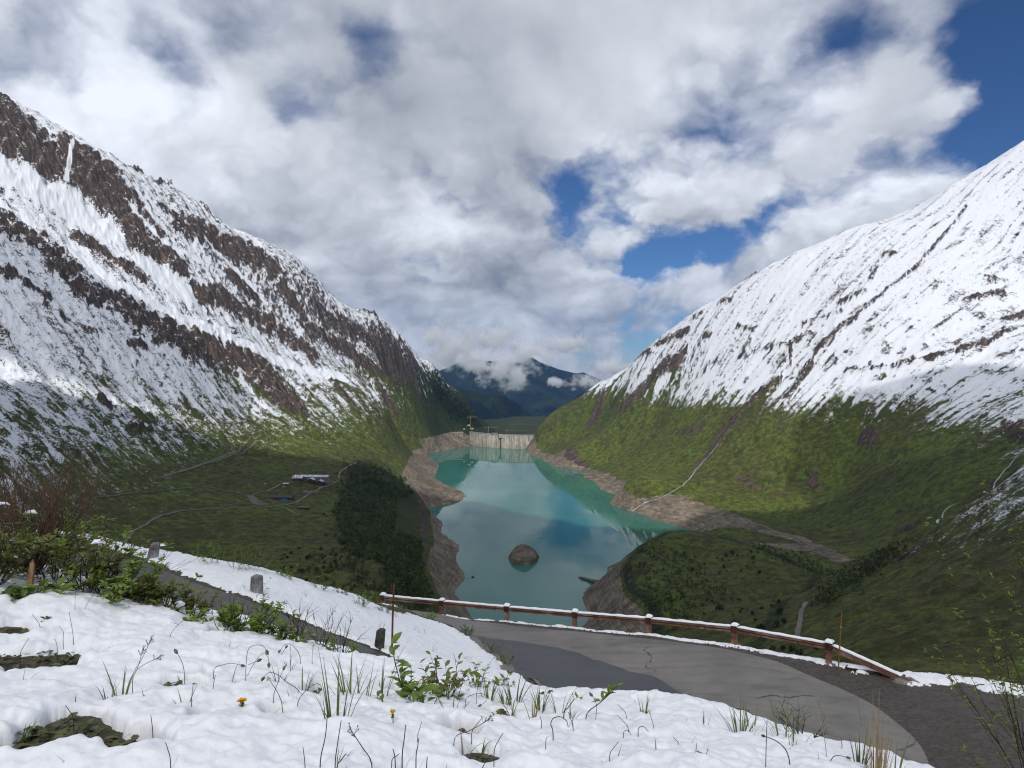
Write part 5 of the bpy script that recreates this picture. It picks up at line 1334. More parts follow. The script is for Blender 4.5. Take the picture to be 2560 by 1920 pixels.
den = t.math('MULTIPLY', t.ramp(d_, 0.0, 0.34), 0.015)
vs = t.node('ShaderNodeVolumePrincipled'); vs.inputs['Color'].default_value = (.97, .98, 1, 1); t.l.new(den, vs.inputs['Density']); vs.inputs['Anisotropy'].default_value = 0.2
t.out(None, vs.outputs[0])
for (px, py, d, s) in ((1180, 910, 6600, (330, 300, 210)), (1265, 925, 6500, (430, 320, 240)), (1330, 885, 6900, (420, 300, 170)), (1120, 860, 5600, (380, 300, 270)), (1395, 955, 6900, (170, 160, 80)), (1465, 955, 7000, (300, 240, 130)), (1530, 920, 7200, (380, 300, 170)), (1240, 845, 6900, (560, 320, 210)), (1420, 865, 7400, (520, 320, 180))):
    import bmesh as _bm
    b = _bm.new(); _bm.ops.create_icosphere(b, subdivisions=3, radius=1.0); me = bpy.data.meshes.new('cloud'); b.to_mesh(me); b.free()
    o = link('cloud', me, rag); o.location = at(px, py, d); o.scale = s; tag(o, 'white cloud rags hanging before the blue range', 'cloud', 'cloud rags before the blue range', 'stuff')

# ---------------------------------------------------------------- guard rail of weathered timber
rail_wood, t = new_mat("weathered_red_timber")
oc = t.pos(); grain = t.noise(t.scalev(oc, (3.0, 3.0, 40.0)), 1.0, 5.0, .65); blot = t.noise(oc, 1.1, 4.0, .6); dk = t.noise(oc, 5.0, 5.0, .7)
c = t.mix(t.ramp(grain, .35, .65), (0.115, 0.046, 0.028), (0.25, 0.130, 0.085))
c = t.mix(t.ramp(blot, .48, .66), c, (0.31, 0.23, 0.18))
c = t.mix(t.ramp(dk, .56, .64, 0, .8), c, (0.022, 0.014, 0.012))
t.out(t.principled(c, .75, t.bump(grain, .006, .8), .3))
rail_dark = plain("tarred_timber", (0.070, 0.034, 0.026), .7, 6, .5); foot_mat = plain("footing_concrete", (0.22, 0.20, 0.18), .9, 9, .3, bump=.01)
P_ = [Vector((x, y, gz(x, y))) for x, y in RAIL]
rail = empty('guard_rail', P_[3]); tag(rail, 'weathered red brown timber guard rail capped with snow along the outer edge of the bend', 'guard rail')
O_ = P_[3]
TOP = 0.66
pts_top = [p + Vector((0, 0, TOP)) for p in P_]
first_end = pts_top[0] + (pts_top[0] - pts_top[1]).normalized() * .12
endp = Vector((rail_end[0], rail_end[1], gz(*rail_end) + 0.10))
for i, p in enumerate(P_):
    a = math.atan2((P_[min(i + 1, 6)] - P_[max(i - 1, 0)]).y, (P_[min(i + 1, 6)] - P_[max(i - 1, 0)]).x)
    m = MB(); q = p - O_; m.box((q.x, q.y, q.z + .22), (.155, .155, .80), a, 1.0); m.build('post', rail_wood, rail)
    m = MB(); m.box((q.x, q.y, q.z + TOP - .07), (.19, .19, .24), a, 1.0, .02); m.build('post_sleeve', rail_dark, rail)
    m = MB(); m.box((q.x, q.y, q.z + .005), (.46, .42, .07), a + .3, .86, .02); m.build('footing', foot_mat, rail)
cap_pts = []
segs = [(pts_top[i], pts_top[i + 1]) for i in range(6)] + [(pts_top[6], endp)]
for i, (a, b) in enumerate(segs):
    d = (b - a).normalized(); g = .09
    a2 = a + d * g if i else first_end
    b2 = b - d * g if i < 6 else b
    off = Vector((0, 0, -.09))
    m = MB(); m.beam(a2 - O_ + off, b2 - O_ + off, .09, .165); m.build('rail_beam', rail_wood, rail)
    m = MB(); m.beam(a2 - O_ + off + Vector((0, -.058, .0)), b2 - O_ + off + Vector((0, -.058, .0)), .012, .035); m.build('rail_strip', rail_dark, rail)
# snow caps on beams and posts
def snow_cap(a, b, w, h, seed):
    a, b = Vector(a), Vector(b); n = max(8, int((b - a).length / .05)); d = (b - a).normalized(); s = d.cross(Vector((0, 0, 1))).normalized()
    V = []; k = 8
    for i in range(n + 1):
        u = i / n; c = a.lerp(b, u); e = min(1, min(u, 1 - u) * n / 2 + .15)
        hh = h * e * (1 + .35 * float(pnoise(np.array([u * n * .16]), np.array([seed * 3.3]))[0])); ww = w * (1 + .16 * float(pnoise(np.array([u * n * .2]), np.array([seed * 7.1]))[0]))
        for j in range(k + 1):
            q = math.pi * j / k; V.append(c + s * (math.cos(q) * ww / 2) + Vector((0, 0, math.sin(q) ** .7 * hh)) - O_)
    return mesh_np('snow_cap', np.array([v[:] for v in V]), grid_faces(n + 1, k + 1))
for i, (a, b) in enumerate(segs):
    d = (b - a).normalized()
    link('snow_cap', snow_cap((a + d * .1 if i else first_end) + Vector((0, 0, .002)), (b - d * .1 if i < 6 else b - d * .25) + Vector((0, 0, .002)), .125, .060, i + 1), snow_mat, rail)
for i, p in enumerate(pts_top):
    d = (pts_top[min(i + 1, 6)] - pts_top[max(i - 1, 0)]).normalized()
    link('snow_cap', snow_cap(p - d * .13 + Vector((0, 0, .053)), p + d * .13 + Vector((0, 0, .053)), .24, .085, i + 20), snow_mat, rail)

# broken plank lying by the end of the rail
pa = near_hit(2115, 1672, 12); pb = near_hit(2262, 1700, 12)
pl = empty('broken_plank', pa + Vector((0, 0, .06))); tag(pl, 'broken dark plank under snow lying by the low end of the guard rail', 'plank')
dd = pb - pa; m = MB(); m.beam((0, 0, 0), dd + Vector((0, 0, .02)), .22, .05); m.beam(dd * .1 + Vector((.05, -.12, .03)), dd * .75 + Vector((.0, -.14, .03)), .07, .06); m.build('board', rail_dark, pl)
O_ = pa + Vector((0, 0, .06))
link('snow_cap', snow_cap(pa + dd * .05 + Vector((0, .05, .09)), pa + dd * .98 + Vector((0, .05, .09)), .26, .05, 55), snow_mat, pl)
pe = near_hit(2268, 1708, 12); m = MB(); m.box((0, 0, .03), (.62, .40, .12), .2, .85, .03); st = m.build('flat_stone', foot_mat); st.location = pe; tag(st, 'pale flat stone under the low end of the guard rail', 'stone')

# snow poles
pole_red = plain("rusty_red_pole", (0.17, 0.050, 0.025), .6, 6, .45, stretch=(1, 1, 3)); pole_yel = plain("ochre_pole", (0.23, 0.115, 0.030), .6, 6, .4, stretch=(1, 1, 3)); tape = plain("pale_tape", (0.45, 0.36, 0.24), .5, 5, .2)
for (px, pb_, pt_, lean, mt, lab) in ((979, 1636, 1457, (.035, .03), pole_red, 'thin rusty red snow pole on the inner bank, beside the third kerb stone'), (2095, 1676, 1529, (.055, .02), pole_yel, 'ochre yellow snow pole beside the end of the guard rail')):
    b = near_hit(px, pb_, 10); h = (pb_ - pt_) * b.y / FPX
    r = empty('snow_pole', b); tag(r, lab, 'pole', 'snow poles along the road')
    m = MB(); m.tube([(0, 0, -.2), (lean[0] * h * .5, 0, h * .5), (lean[0] * h, lean[1], h)], [.021, .020, .018], 8); m.build('shaft', mt, r)
    m = MB(); m.tube([(lean[0] * h * .74, 0, h * .74), (lean[0] * h * .765, 0, h * .765)], [.0235, .0235], 8); m.build('band', tape if mt is pole_yel else rail_dark, r)

# kerb stones
kerb_mat = plain("weathered_kerb_concrete", (0.24, 0.24, 0.245), .9, 7, .45, .2, .012, stretch=(1, 1, .5)); red_dot = plain("red_reflector", (0.45, 0.02, 0.015), .4, 5, .1); lichen = plain("lichen_kerb_concrete", (0.07, 0.075, 0.06), .9, 8, .5, .2, .012)
for (px, py, hpx, wpx, lx, ly, rz, mt, lab, dot) in ((378, 1402, 44, 24, .10, .03, .2, kerb_mat, 'leaning concrete kerb stone with a red dot near its top', True), (641, 1489, 52, 27, .02, .0, -.35, kerb_mat, 'upright grey concrete kerb stone in the middle of the snowy wedge', False), (946, 1622, 52, 22, .05, .02, -.25, lichen, 'dark lichen stained kerb stone beside the red snow pole', False)):
    b = near_hit(px, py, 9); h = hpx * b.y / FPX; wd = wpx * b.y / FPX
    r = empty('kerb_stone', b, rz); tag(r, lab, 'kerb stone', 'concrete kerb stones on the wedge')
    m = MB(); bb0 = len(m.v); m.box((0, 0, h / 2 - .1), (wd, wd * .8, h + .2), 0, .84, .03)
    for v in m.v: v.x += lx * (v.z + .1) / h * 2.0 * .5; v.y += ly * v.z
    m.build('stone', mt, r)
    if dot:
        m = MB(); c = Vector((.10 * .75, -wd * .8 / 2 - .004 + .02, h * .72)); n = 12
        m.tube([c + Vector((0, .03, 0)), c + Vector((0, -.012, 0))], [.030, .030], 12); m.build('reflector', red_dot, r)
b = near_hit(404, 1382, 9); m = MB(); m.box((0, 0, .25), (.24, .10, .06), .3, .7, .02); o = m.build('snow_clump', snow_mat); o.location = b; tag(o, 'little slab of snow stuck beside the leaning kerb stone', 'snow clump')

# ---------------------------------------------------------------- plants
leaf_g = leafmat("fresh_leaves", (0.115, 0.175, 0.030), (0.22, 0.30, 0.070), 6.0, .3); leaf_d = leafmat("dark_leaves", (0.060, 0.100, 0.022), (0.135, 0.195, 0.048), 6.0, .25); leaf_b = leafmat("olive_leaves", (0.100, 0.115, 0.030), (0.195, 0.205, 0.060), 6.0, .25); leaf_y = leafmat("light_green_leaves", (0.10, 0.17, 0.02), (0.20, 0.28, 0.04), 6.0, .35)
blade_g = leafmat("grass_blades", (0.080, 0.110, 0.026), (0.165, 0.190, 0.060), 9.0, .2); straw = leafmat("dry_straw", (0.16, 0.115, 0.055), (0.36, 0.27, 0.14), 9.0, .15)
stem_b = plain("brown_stems", (0.055, 0.038, 0.030), .8, 30, .4); stem_r = plain("red_brown_twigs", (0.105, 0.062, 0.040), .8, 30, .4); stem_d = plain("dark_stems", (0.030, 0.024, 0.022), .8, 30, .4); head_m = plain("dry_seed_heads", (0.16, 0.11, 0.075), .9, 60, .5); puff_m = plain("pale_seed_fluff", (0.50, 0.45, 0.36), .9, 60, .3); bud_m = plain("dark_red_buds", (0.10, 0.030, 0.022), .8, 60, .4)
yellow = plain("dandelion_yellow", (0.70, 0.36, 0.008), .6, 90, .25); sepal = plain("dandelion_sepals", (0.05, 0.07, 0.025), .7, 60, .3)

def bank_pt(px, py, dmin=1.6, lift=0.09):
    ds = np.geomspace(dmin, 40, 1400); p = np.array([at(px, py, 1.0)]) * ds[:, None]
    g = near_h(p[:, 0], p[:, 1]) + lift; k = np.nonzero(p[:, 2] <= g)[0]; i = int(k[0]) if len(k) else 0
    return Vector((p[i, 0], p[i, 1], g[i] - lift))
def m_per_px(p): return p.y / FPX
def curve(p0, d0, L, n, wander, rr, grav=0.0):
    p = Vector(p0); d = Vector(d0).normalized(); out = [p.copy()]
    for _ in range(n):
        d = (d + Vector((rr.gauss(0, wander), rr.gauss(0, wander), rr.gauss(0, wander * .6) - grav))).normalized(); p = p + d * (L / n); out.append(p.copy())
    return out
def shrub(name, base, h, spread, stems, nleaf, L, label, cat, group=None, lm=None, sm=None, seed=1, lean=(0, 0), side=2, thick=.006, leaf_lo=.25, snowbits=0, wander=.12, up=.9):
    """woody plant: crooked stems with side twigs, leaves along the upper part"""
    rr = random.Random(seed); r = empty(name, base); tag(r, label, cat, group)
    mb = MB(); tips = []
    for i in range(stems):
        a = rr.uniform(0, 6.283); q = spread * rr.uniform(.2, 1)
        d = Vector((math.cos(a) * q + lean[0], math.sin(a) * q * .7 + lean[1], up)); Ls = h * rr.uniform(.65, 1.05)
        b0 = Vector((math.cos(a) * q * .15 * h, math.sin(a) * q * .15 * h, -.03))
        c = curve(b0, d, Ls, 7, wander, rr, -.02); mb.tube(c, [thick * (1 - .8 * k / 7) for k in range(8)], 4); tips.append(c)
        for s_ in range(side):
            k = rr.randrange(2, 7); d2 = (c[k] - c[k - 1]).normalized() + Vector((rr.gauss(0, .6), rr.gauss(0, .6), rr.uniform(0, .5)))
            c2 = curve(c[k], d2, Ls * rr.uniform(.2, .5), 5, wander, rr, -.02); mb.tube(c2, [thick * .5 * (1 - .8 * j / 5) for j in range(6)], 3); tips.append(c2)
    mb.build('stems', sm or stem_b, r)
    if nleaf:
        lb_ = MB()
        for _ in range(nleaf):
            c = rr.choice(tips); u = leaf_lo + (1 - leaf_lo) * rr.random() ** .8; f_ = u * (len(c) - 1); k = min(int(f_), len(c) - 2); p = c[k].lerp(c[k + 1], f_ - k)
            ax = (c[k + 1] - c[k]).normalized(); a = rr.uniform(0, 6.283); rad = Vector((math.cos(a), math.sin(a), rr.uniform(-.2, .5))); d = (ax * .55 + rad).normalized()
            l_ = L * rr.uniform(.5, 1.15); lb_.leaf(p, d, Vector((rr.gauss(0, .3), rr.gauss(0, .3), 1)), l_, l_ * rr.uniform(.34, .5), rr.uniform(.05, .45), .3)
        lb_.build('leaves', lm or leaf_g, r)
    if snowbits:
        for _ in range(snowbits):
            c = rr.choice(tips); p = c[rr.randrange(3, len(c))]
            sbm = MB(); n_ = 6
            sbm.tube([p + Vector((-.05, 0, -.005)), p + Vector((-.02, 0, .012)), p + Vector((.03, .01, .012)), p + Vector((.06, .01, -.005))], [.004, rr.uniform(.010, .020), rr.uniform(.010, .020), .003], 7); sbm.build('snow_lump', snow_mat, r, True)
    return r
def tuft(px, py, hpx, n, label, group='grass tufts poking through the snow', mat=None, seed=None, spread=.35, droop=.25, width=.009, name='grass_tuft', cat='grass tuft'):
    b = bank_pt(px, py); h = hpx * m_per_px(b); rr = random.Random(seed or int(px * 7 + py)); r = empty(name, b); tag(r, label, cat, group)
    mb = MB()
    for _ in range(n):
        a = rr.uniform(0, 6.283); q = spread * rr.uniform(.1, 1); mb.blade((math.cos(a) * h * .10, math.sin(a) * h * .10, .0), (math.cos(a) * q, math.sin(a) * q, 1), (h + .09) * rr.uniform(.55, 1.05), width * rr.uniform(.6, 1.2), droop * rr.uniform(.2, 1.3))
    mb.build('blades', mat or blade_g, r); return r
def stalk(pix, label, head=None, group='dead stalks standing in the snow', th=.0016, mat=None, name='dead_stalk', cat='stalk', hs=1.0, extra=None, dy=0.0):
    """bent stalk following photo pixels from its foot; head: seed, puff, spray or None"""
    b = bank_pt(*pix[0]); k = m_per_px(b); r = empty(name, b); tag(r, label, cat, group); mb = MB(); n = len(pix)
    def w3(q, i): return Vector(((q[0] - pix[0][0]) * k, dy * i, (pix[0][1] - q[1]) * k + .09))
    def smooth_(P):
        out = []
        for i in range(len(P) - 1):
            p0, p1, p2, p3 = P[max(i - 1, 0)], P[i], P[i + 1], P[min(i + 2, len(P) - 1)]
            for j in range(5):
                u = j / 5; out.append(.5 * ((2 * p1) + (p2 - p0) * u + (2 * p0 - 5 * p1 + 4 * p2 - p3) * u * u + (3 * p1 - p0 - 3 * p2 + p3) * u ** 3))
        return out + [P[-1]]
    P = [Vector((0, 0, -.02))] + [w3(q, i) for i, q in enumerate(pix)]; P = smooth_(P); mb.tube(P, [th * (1.15 - .5 * i / len(P)) for i in range(len(P))], 5)
    heads = [(P[-1], (P[-1] - P[-3]).normalized())]
    for ex in (extra or []):
        Q = smooth_([w3(q, 1) for q in ex]); mb.tube(Q, th * .75, 5); heads.append((Q[-1], (Q[-1] - Q[-3]).normalized()))
    mb.build('stem', mat or stem_b, r)
    if head:
        hb = MB()
        for (p, d) in heads:
            if head == 'seed': hb.tube([p - d * .004, p + d * .004 * hs, p + d * .012 * hs, p + d * .019 * hs], [.0025, .0065 * hs, .0055 * hs, .001], 7)
            elif head == 'puff':
                rr = random.Random(3)
                for _ in range(22):
                    v = Vector((rr.gauss(0, 1), rr.gauss(0, 1), rr.gauss(0, 1))).normalized(); hb.tube([p, p + v * .013 * hs], [.0022, .0008], 3)
            elif head == 'spray':
                rr = random.Random(5)
                for _ in range(12):
                    v = (d + Vector((rr.gauss(0, .5), rr.gauss(0, .5), rr.gauss(0, .5)))).normalized(); q = p - d * rr.uniform(0, .03); e = q + v * rr.uniform(.012, .03); hb.tube([q, e], [.0009, .0007], 3); hb.tube([e, e + v * .005], [.0026, .0012], 4)
        hb.build('seed_head', {'seed': head_m, 'puff': puff_m, 'spray': head_m}[head], r)
    return r
def zp(k, x0, y0, pts): return [(x0 + x / k, y0 + y / k) for x, y in pts]
z1 = lambda *p: zp(2.458, 0, 1300, p); z2 = lambda *p: zp(2.458, 800, 1400, p); z3 = lambda *p: zp(2.458, 1660, 1400, p)

# left thicket
def sh(px, py, hpx, **kw):
    b = bank_pt(px, py, 3.0, .05); h = hpx * m_per_px(b); return shrub(kw.pop('name', 'willow_shrub'), b, h, kw.pop('spread', .8), kw.pop('stems', 14), kw.pop('nleaf', 260), kw.pop('L', .055), kw.pop('label'), 'shrub', kw.pop('group', None), **kw)
sh(60, 1425, 330, name='bare_shrub', spread=.75, stems=80, nleaf=160, L=.03, label='big bare red brown shrub at the left edge, tallest of the thicket', sm=stem_r, seed=21, side=5, thick=.007, snowbits=4, lean=(-.05, 0), lm=leaf_b)
sh(190, 1420, 240, name='bare_shrub', spread=.85, stems=50, nleaf=130, L=.03, label='bare brown shrub with fine twigs behind the leafy left thicket', sm=stem_r, seed=22, side=5, thick=.006, lm=leaf_b)
sh(-40, 1452, 190, spread=1.0, stems=22, nleaf=1178, L=.06, label='dense green leafy willow at the far left edge of the bank', seed=23, lm=leaf_b, snowbits=2)
sh(135, 1446, 200, spread=1.1, stems=24, nleaf=1444, L=.055, label='dense leafy willow right of the wooden stake', seed=24, lm=leaf_g, snowbits=4)
sh(215, 1480, 180, spread=1.1, stems=22, nleaf=1140, L=.055, label='leafy willow leaning over the upper road at left', seed=25, lm=leaf_b, snowbits=2)
sh(290, 1502, 175, spread=1.0, stems=20, nleaf=988, L=.06, label='fresh green willow in front of the leaning kerb stone', seed=26, lm=leaf_g)
sh(345, 1512, 105, spread=1.2, stems=18, nleaf=798, L=.065, label='low dark willow with a dollop of snow on top', seed=27, lm=leaf_b, snowbits=2)
sh(400, 1520, 100, spread=1.1, stems=16, nleaf=570, L=.05, label='low green willow on the crest right of the snow dollop', seed=28, lm=leaf_g)
sh(470, 1538, 95, spread=1.2, stems=16, nleaf=608, L=.05, label='low green willow on the crest below the middle kerb stone', seed=29, lm=leaf_b)
sh(540, 1560, 85, spread=1.2, stems=14, nleaf=494, L=.05, label='bright leafy willow at the dip of the crest', seed=30, lm=leaf_g)
sh(620, 1580, 95, spread=1.2, stems=16, nleaf=532, L=.05, label='yellow green willow where the crest meets the upper road', seed=31, lm=leaf_y)
sh(690, 1592, 80, spread=1.2, stems=14, nleaf=380, L=.05, label='sparse green willow before the dark road arm', seed=32, lm=leaf_g)
sh(30, 1490, 60, name='leafy_herb', spread=1.4, stems=9, nleaf=46, L=.12, label='broad leaved herb in snow under the wooden stake', seed=33, lm=leaf_d, thick=.004)
sh(130, 1490, 60, name='leafy_herb', spread=1.4, stems=8, nleaf=36, L=.12, label='pale broad leaved herb right of the wooden stake', seed=34, lm=leaf_g, thick=.004)
# twiggy bare shrubs in front of the wedge
for i, (px, py, h, lab) in enumerate(((735, 1600, 130, 'bare dark twigs rising left of the crest dip'), (800, 1612, 125, 'bare dark shrub of thin twigs before the snowy wedge'), (850, 1622, 105, 'smaller bare shrub between the twigs and the dark kerb stone'), (580, 1575, 140, 'bare shrub with dark bud tips before the middle kerb stone'))):
    sh(px, py, h, name='bare_shrub', spread=.75, stems=10, nleaf=26 if i == 3 else 10, L=.025, label=lab, sm=stem_d, seed=40 + i, side=4, thick=.004, wander=.14, lm=leaf_b)
for i, (px, py, h, lab) in enumerate(((832, 1628, 70, 'small leafy sprig left of the dark kerb stone'), (760, 1606, 50, 'tiny leafy sprig at the edge of the road arm'), (875, 1636, 60, 'leafy sprig just before the dark kerb stone'))):
    sh(px, py, h, name='leafy_sprig', spread=.7, stems=4, nleaf=34, L=.045, label=lab, seed=50 + i, thick=.003, lm=leaf_y)
stalk([(362, 1470), (410, 1404), (455, 1354), (490, 1312), (529, 1316 - 10)], 'long bare branch with a few red leaves arching before the meadow', None, 'long bare branches before the meadow', .0045, stem_d, 'bare_branch', 'branch', extra=[z1((1000, 250), (1080, 130), (1170, 50), (1185, 20)), z1((930, 330), (1050, 300), (1150, 240))])
stalk([(400, 1475), (430, 1430), (500, 1390), (536, 1319)], 'second long bare branch leaning right before the meadow', None, 'long bare branches before the meadow', .004, stem_d, 'bare_branch', 'branch', extra=[z1((1100, 280), (1180, 250)), z1((1060, 320), (1160, 300))])
b = bank_pt(482, 1330, 3.0); 
# wooden stake
sp_ = bank_pt(70, 1464, 3.0); k = m_per_px(sp_); m = MB(); m.tube([(0, 0, -.05), (.02, 0, 40 * k), (12 * k, 0, 82 * k), (13.5 * k, .0, 96 * k)], [.024, .023, .020, .004], 6)
o = m.build('wooden_stake', plain("split_wood", (0.30, 0.17, 0.09), .85, 20, .5, stretch=(1, 1, .2))); o.location = sp_; tag(o, 'broken pale brown wooden stake among the left shrubs', 'stake')

# shrubs along the outer edge of the wedge
for i, (px, py, h, w_, lab) in enumerate(((312, 1396, 52, 9, 'green shrub just left of the leaning kerb stone'), (525, 1412, 46, 9, 'low green shrub on the wedge rim left of the middle kerb stone'), (590, 1428, 50, 10, 'green shrub on the wedge rim above the middle kerb stone'), (650, 1436, 60, 12, 'tallest green shrub on the wedge rim, right above the middle kerb stone'), (720, 1452, 30, 8, 'small shrub on the wedge rim'), (800, 1478, 30, 7, 'tiny shrub where the wedge rim turns down'), (860, 1492, 26, 8, 'low tufty shrub above the red snow pole'), (905, 1520, 34, 10, 'dark low shrub at the corner of the wedge before the rail'), (960, 1534, 26, 12, 'dark green shrubs under the first rail post'), (1010, 1540, 26, 12, 'low shrub between the first two rail posts'), (1075, 1552, 22, 10, 'scrubby edge plant beside the lower road start'), (1170, 1590, 22, 9, 'scrubby plant on the inner road edge'), (1225, 1632, 26, 8, 'dark tuft on the inner road edge above the patch'), (1265, 1660, 26, 9, 'dark plant hanging over the fresh asphalt'))):
    b = near_hit(px, py, 10); hh = 1.35 * h * m_per_px(b); shrub('low_shrub', b, hh, 1.2, w_ + 3, 46 * w_, .055, lab, 'shrub', 'low shrubs along the wedge', lm=(leaf_b, leaf_g, leaf_d)[i % 3], seed=60 + i, thick=.004, side=2)
# bare weeds on the wedge
rr = random.Random(77)
for i in range(26):
    px = rr.uniform(560, 1180); py = 1500 + (px - 600) * .20 + rr.uniform(-40, 50)
    if px > 1050: py = 1600 + rr.uniform(-30, 60)
    b = near_hit(px, py, 10)
    if not in_poly(np.array([b.x]), np.array([b.y]), WEDGE)[0]: continue
    shrub('withered_weed', b, rr.uniform(.12, .3), .9, 4, 14, .03, 'small withered weed poking through the thin snow of the wedge', 'weed', 'withered weeds on the wedge', lm=leaf_b, sm=stem_d, seed=100 + i, thick=.003, side=2)

# leafy plants in the middle of the bank
sh(1022, 1752, 165, name='leafy_plant', spread=.35, stems=3, nleaf=30, L=.088, label='tall leafy plant with big fresh leaves in the middle of the snow', seed=120, lm=leaf_g, sm=stem_d, thick=.005, side=1, leaf_lo=.55, wander=.05)
sh(1052, 1768, 105, name='leafy_plant', spread=.9, stems=5, nleaf=34, L=.092, label='low plant with the largest leaves, right of the tall leafy plant', seed=121, lm=leaf_g, sm=stem_d, thick=.004, side=1, leaf_lo=.45)
sh(1112, 1748, 150, name='leafy_plant', spread=.6, stems=9, nleaf=90, L=.055, label='bushy twigs with small green leaves right of the tall leafy plant', seed=122, lm=leaf_b, sm=stem_b, thick=.004, side=2, lean=(.25, 0))
sh(1065, 1740, 80, name='leafy_plant', spread=.8, stems=7, nleaf=60, L=.07, label='leaf cluster behind the plant with the largest leaves', seed=123, lm=leaf_b, sm=stem_b, thick=.003)
sh(1190, 1722, 100, name='leafy_plant', spread=.9, stems=8, nleaf=80, L=.05, label='green sprigs right of the bushy twigs, near the crest', seed=124, lm=leaf_g, sm=stem_b, thick=.003)
sh(1245, 1714, 60, name='leafy_plant', spread=.9, stems=6, nleaf=50, L=.045, label='small leafy plant on the crest above the grass tufts', seed=125, lm=leaf_b, sm=stem_b, thick=.003)
sh(922, 1772, 60, name='feathery_herb', spread=1.2, stems=10, nleaf=120, L=.035, label='feathery cut leaved herb left of the tall leafy plant', seed=126, lm=leaf_d, sm=stem_d, thick=.003, side=3)
sh(98, 1560, 46, name='leafy_sprig', spread=.25, stems=2, nleaf=34, L=.045, label='small upright leafy sprig in the snow at left', seed=127, lm=leaf_d, thick=.003)
sh(183, 1538, 26, name='leafy_sprig', spread=.8, stems=3, nleaf=16, L=.05, label='small green sprig right of the upright one', seed=128, lm=leaf_g, thick=.003)
sh(234, 1572, 36, name='leafy_sprig', spread=.3, stems=2, nleaf=14, L=.04, label='bent brown leaf sprig below the left thicket', seed=129, lm=leaf_b, thick=.003)
sh(307, 1546, 20, name='leafy_sprig', spread=1.2, stems=3, nleaf=10, L=.05, label='two leaf sprig in the snow under the crest willows', seed=130, lm=leaf_d, thick=.003)
sh(1438, 1744, 34, name='leafy_sprig', spread=.5, stems=3, nleaf=20, L=.04, label='bright green sprig on the crest before the fresh asphalt', seed=131, lm=leaf_y, thick=.003)
sh(2008, 1838, 115, name='twiggy_bush', spread=.75, stems=9, nleaf=130, L=.020, label='small twiggy bush with tiny leaves before the road at right', seed=132, lm=leaf_b, sm=stem_d, thick=.0035, side=5, wander=.16)
sh(2108, 1880, 30, name='leafy_sprig', spread=.6, stems=3, nleaf=18, L=.04, label='bright sprig left of the straw clump', seed=133, lm=leaf_y, thick=.003)
stalk([(1467, 1786), (1500, 1756), (1530, 1728), (1545, 1710)], 'leaning twig with bright leaves on the crest before the road', None, 'leaning twigs', .0028, stem_b, 'leafy_twig', 'twig')
b = bank_pt(1467, 1786); k = m_per_px(b); lb_ = MB(); rr = random.Random(9)
tw = [o for o in bpy.data.objects if o.name.startswith('leafy_twig') and o.type == 'EMPTY'][-1]
for i in range(16):
    u = rr.uniform(.45, 1); lb_.leaf((78 * k * u, 0, 76 * k * u + .09), (rr.gauss(.3, .6), rr.gauss(0, .5), rr.uniform(0, 1)), (0, 0, 1), .05, .018, .2)
lb_.build('leaves', leaf_y, tw)
# green shrub at the right edge
rs = Vector((5.05, 6.2, gz(5.05, 6.2))); shrub('green_shrub', rs, 3.1, .17, 16, 1700, .058, 'light green leafy shrub at the right edge', 'shrub', None, lm=leaf_y, sm=stem_b, seed=140, thick=.009, side=5, leaf_lo=.45, up=1.0, lean=(-.05, 0))

# grass
for (px, py, h, n, lab) in ((300, 1718, 80, 13, 'fan of green blades left of the forked stalk'), (268, 1722, 48, 5, 'few green blades beside the fan at left'), (215, 1640, 40, 5, 'short blades by the big melted patch'), (840, 1800, 190, 16, 'tall grass by the dark melted hole, left of the feathery herb'), (872, 1735, 150, 9, 'tall thin grass behind the dark melted hole'), (905, 1745, 120, 9, 'thin grass just left of the feathery herb'), (950, 1720, 150, 6, 'lone tall blades left of the tall leafy plant'),
        (755, 1722, 60, 8, 'short grass tuft left of the tall grass'), (1130, 1780, 70, 12, 'dark grass under the bushy twigs'), (1222, 1732, 70, 18, 'brown green tuft hanging over a hole on the crest'), (1285, 1740, 100, 16, 'tall green tuft on the crest'), (1262, 1738, 60, 12, 'short tuft left of the tall crest tuft'), (1350, 1752, 66, 18, 'tuft over the hole at the end of the wedge'), (1398, 1762, 80, 10, 'thin blades beside the asphalt patch'), (1425, 1780, 52, 5, 'three dark blades before the asphalt patch'),
        (1610, 1775, 40, 24, 'matted tuft under a cap of snow on the crest'), (1852, 1832, 105, 24, 'dense green tuft before the grey road'), (1880, 1822, 120, 10, 'tall blades right of the dense green tuft'), (1760, 1808, 50, 8, 'low tuft left of the dense green tuft'), (1962, 1842, 130, 12, 'blades left of the small twiggy bush'), (1985, 1860, 90, 8, 'blades at the foot of the small twiggy bush'), (2150, 1900, 110, 14, 'green blades left of the straw clump'), (2235, 1918, 100, 8, 'green blades right of the straw clump'), (720, 1660, 50, 7, 'short blades below the crest before the road arm'), (700, 1700, 46, 6, 'short blades left of the bent stalks')):
    tuft(px, py, h, n, lab)
tuft(2188, 1925, 185, 34, 'clump of tall dry straw at the lower right', None, straw, 5, .16, .05, .005, 'straw_clump', 'straw clump')
tuft(2200, 1925, 120, 22, 'clump of shorter dry straw right beside the tall one', None, straw, 6, .3, .1, .005, 'straw_clump', 'straw clump')
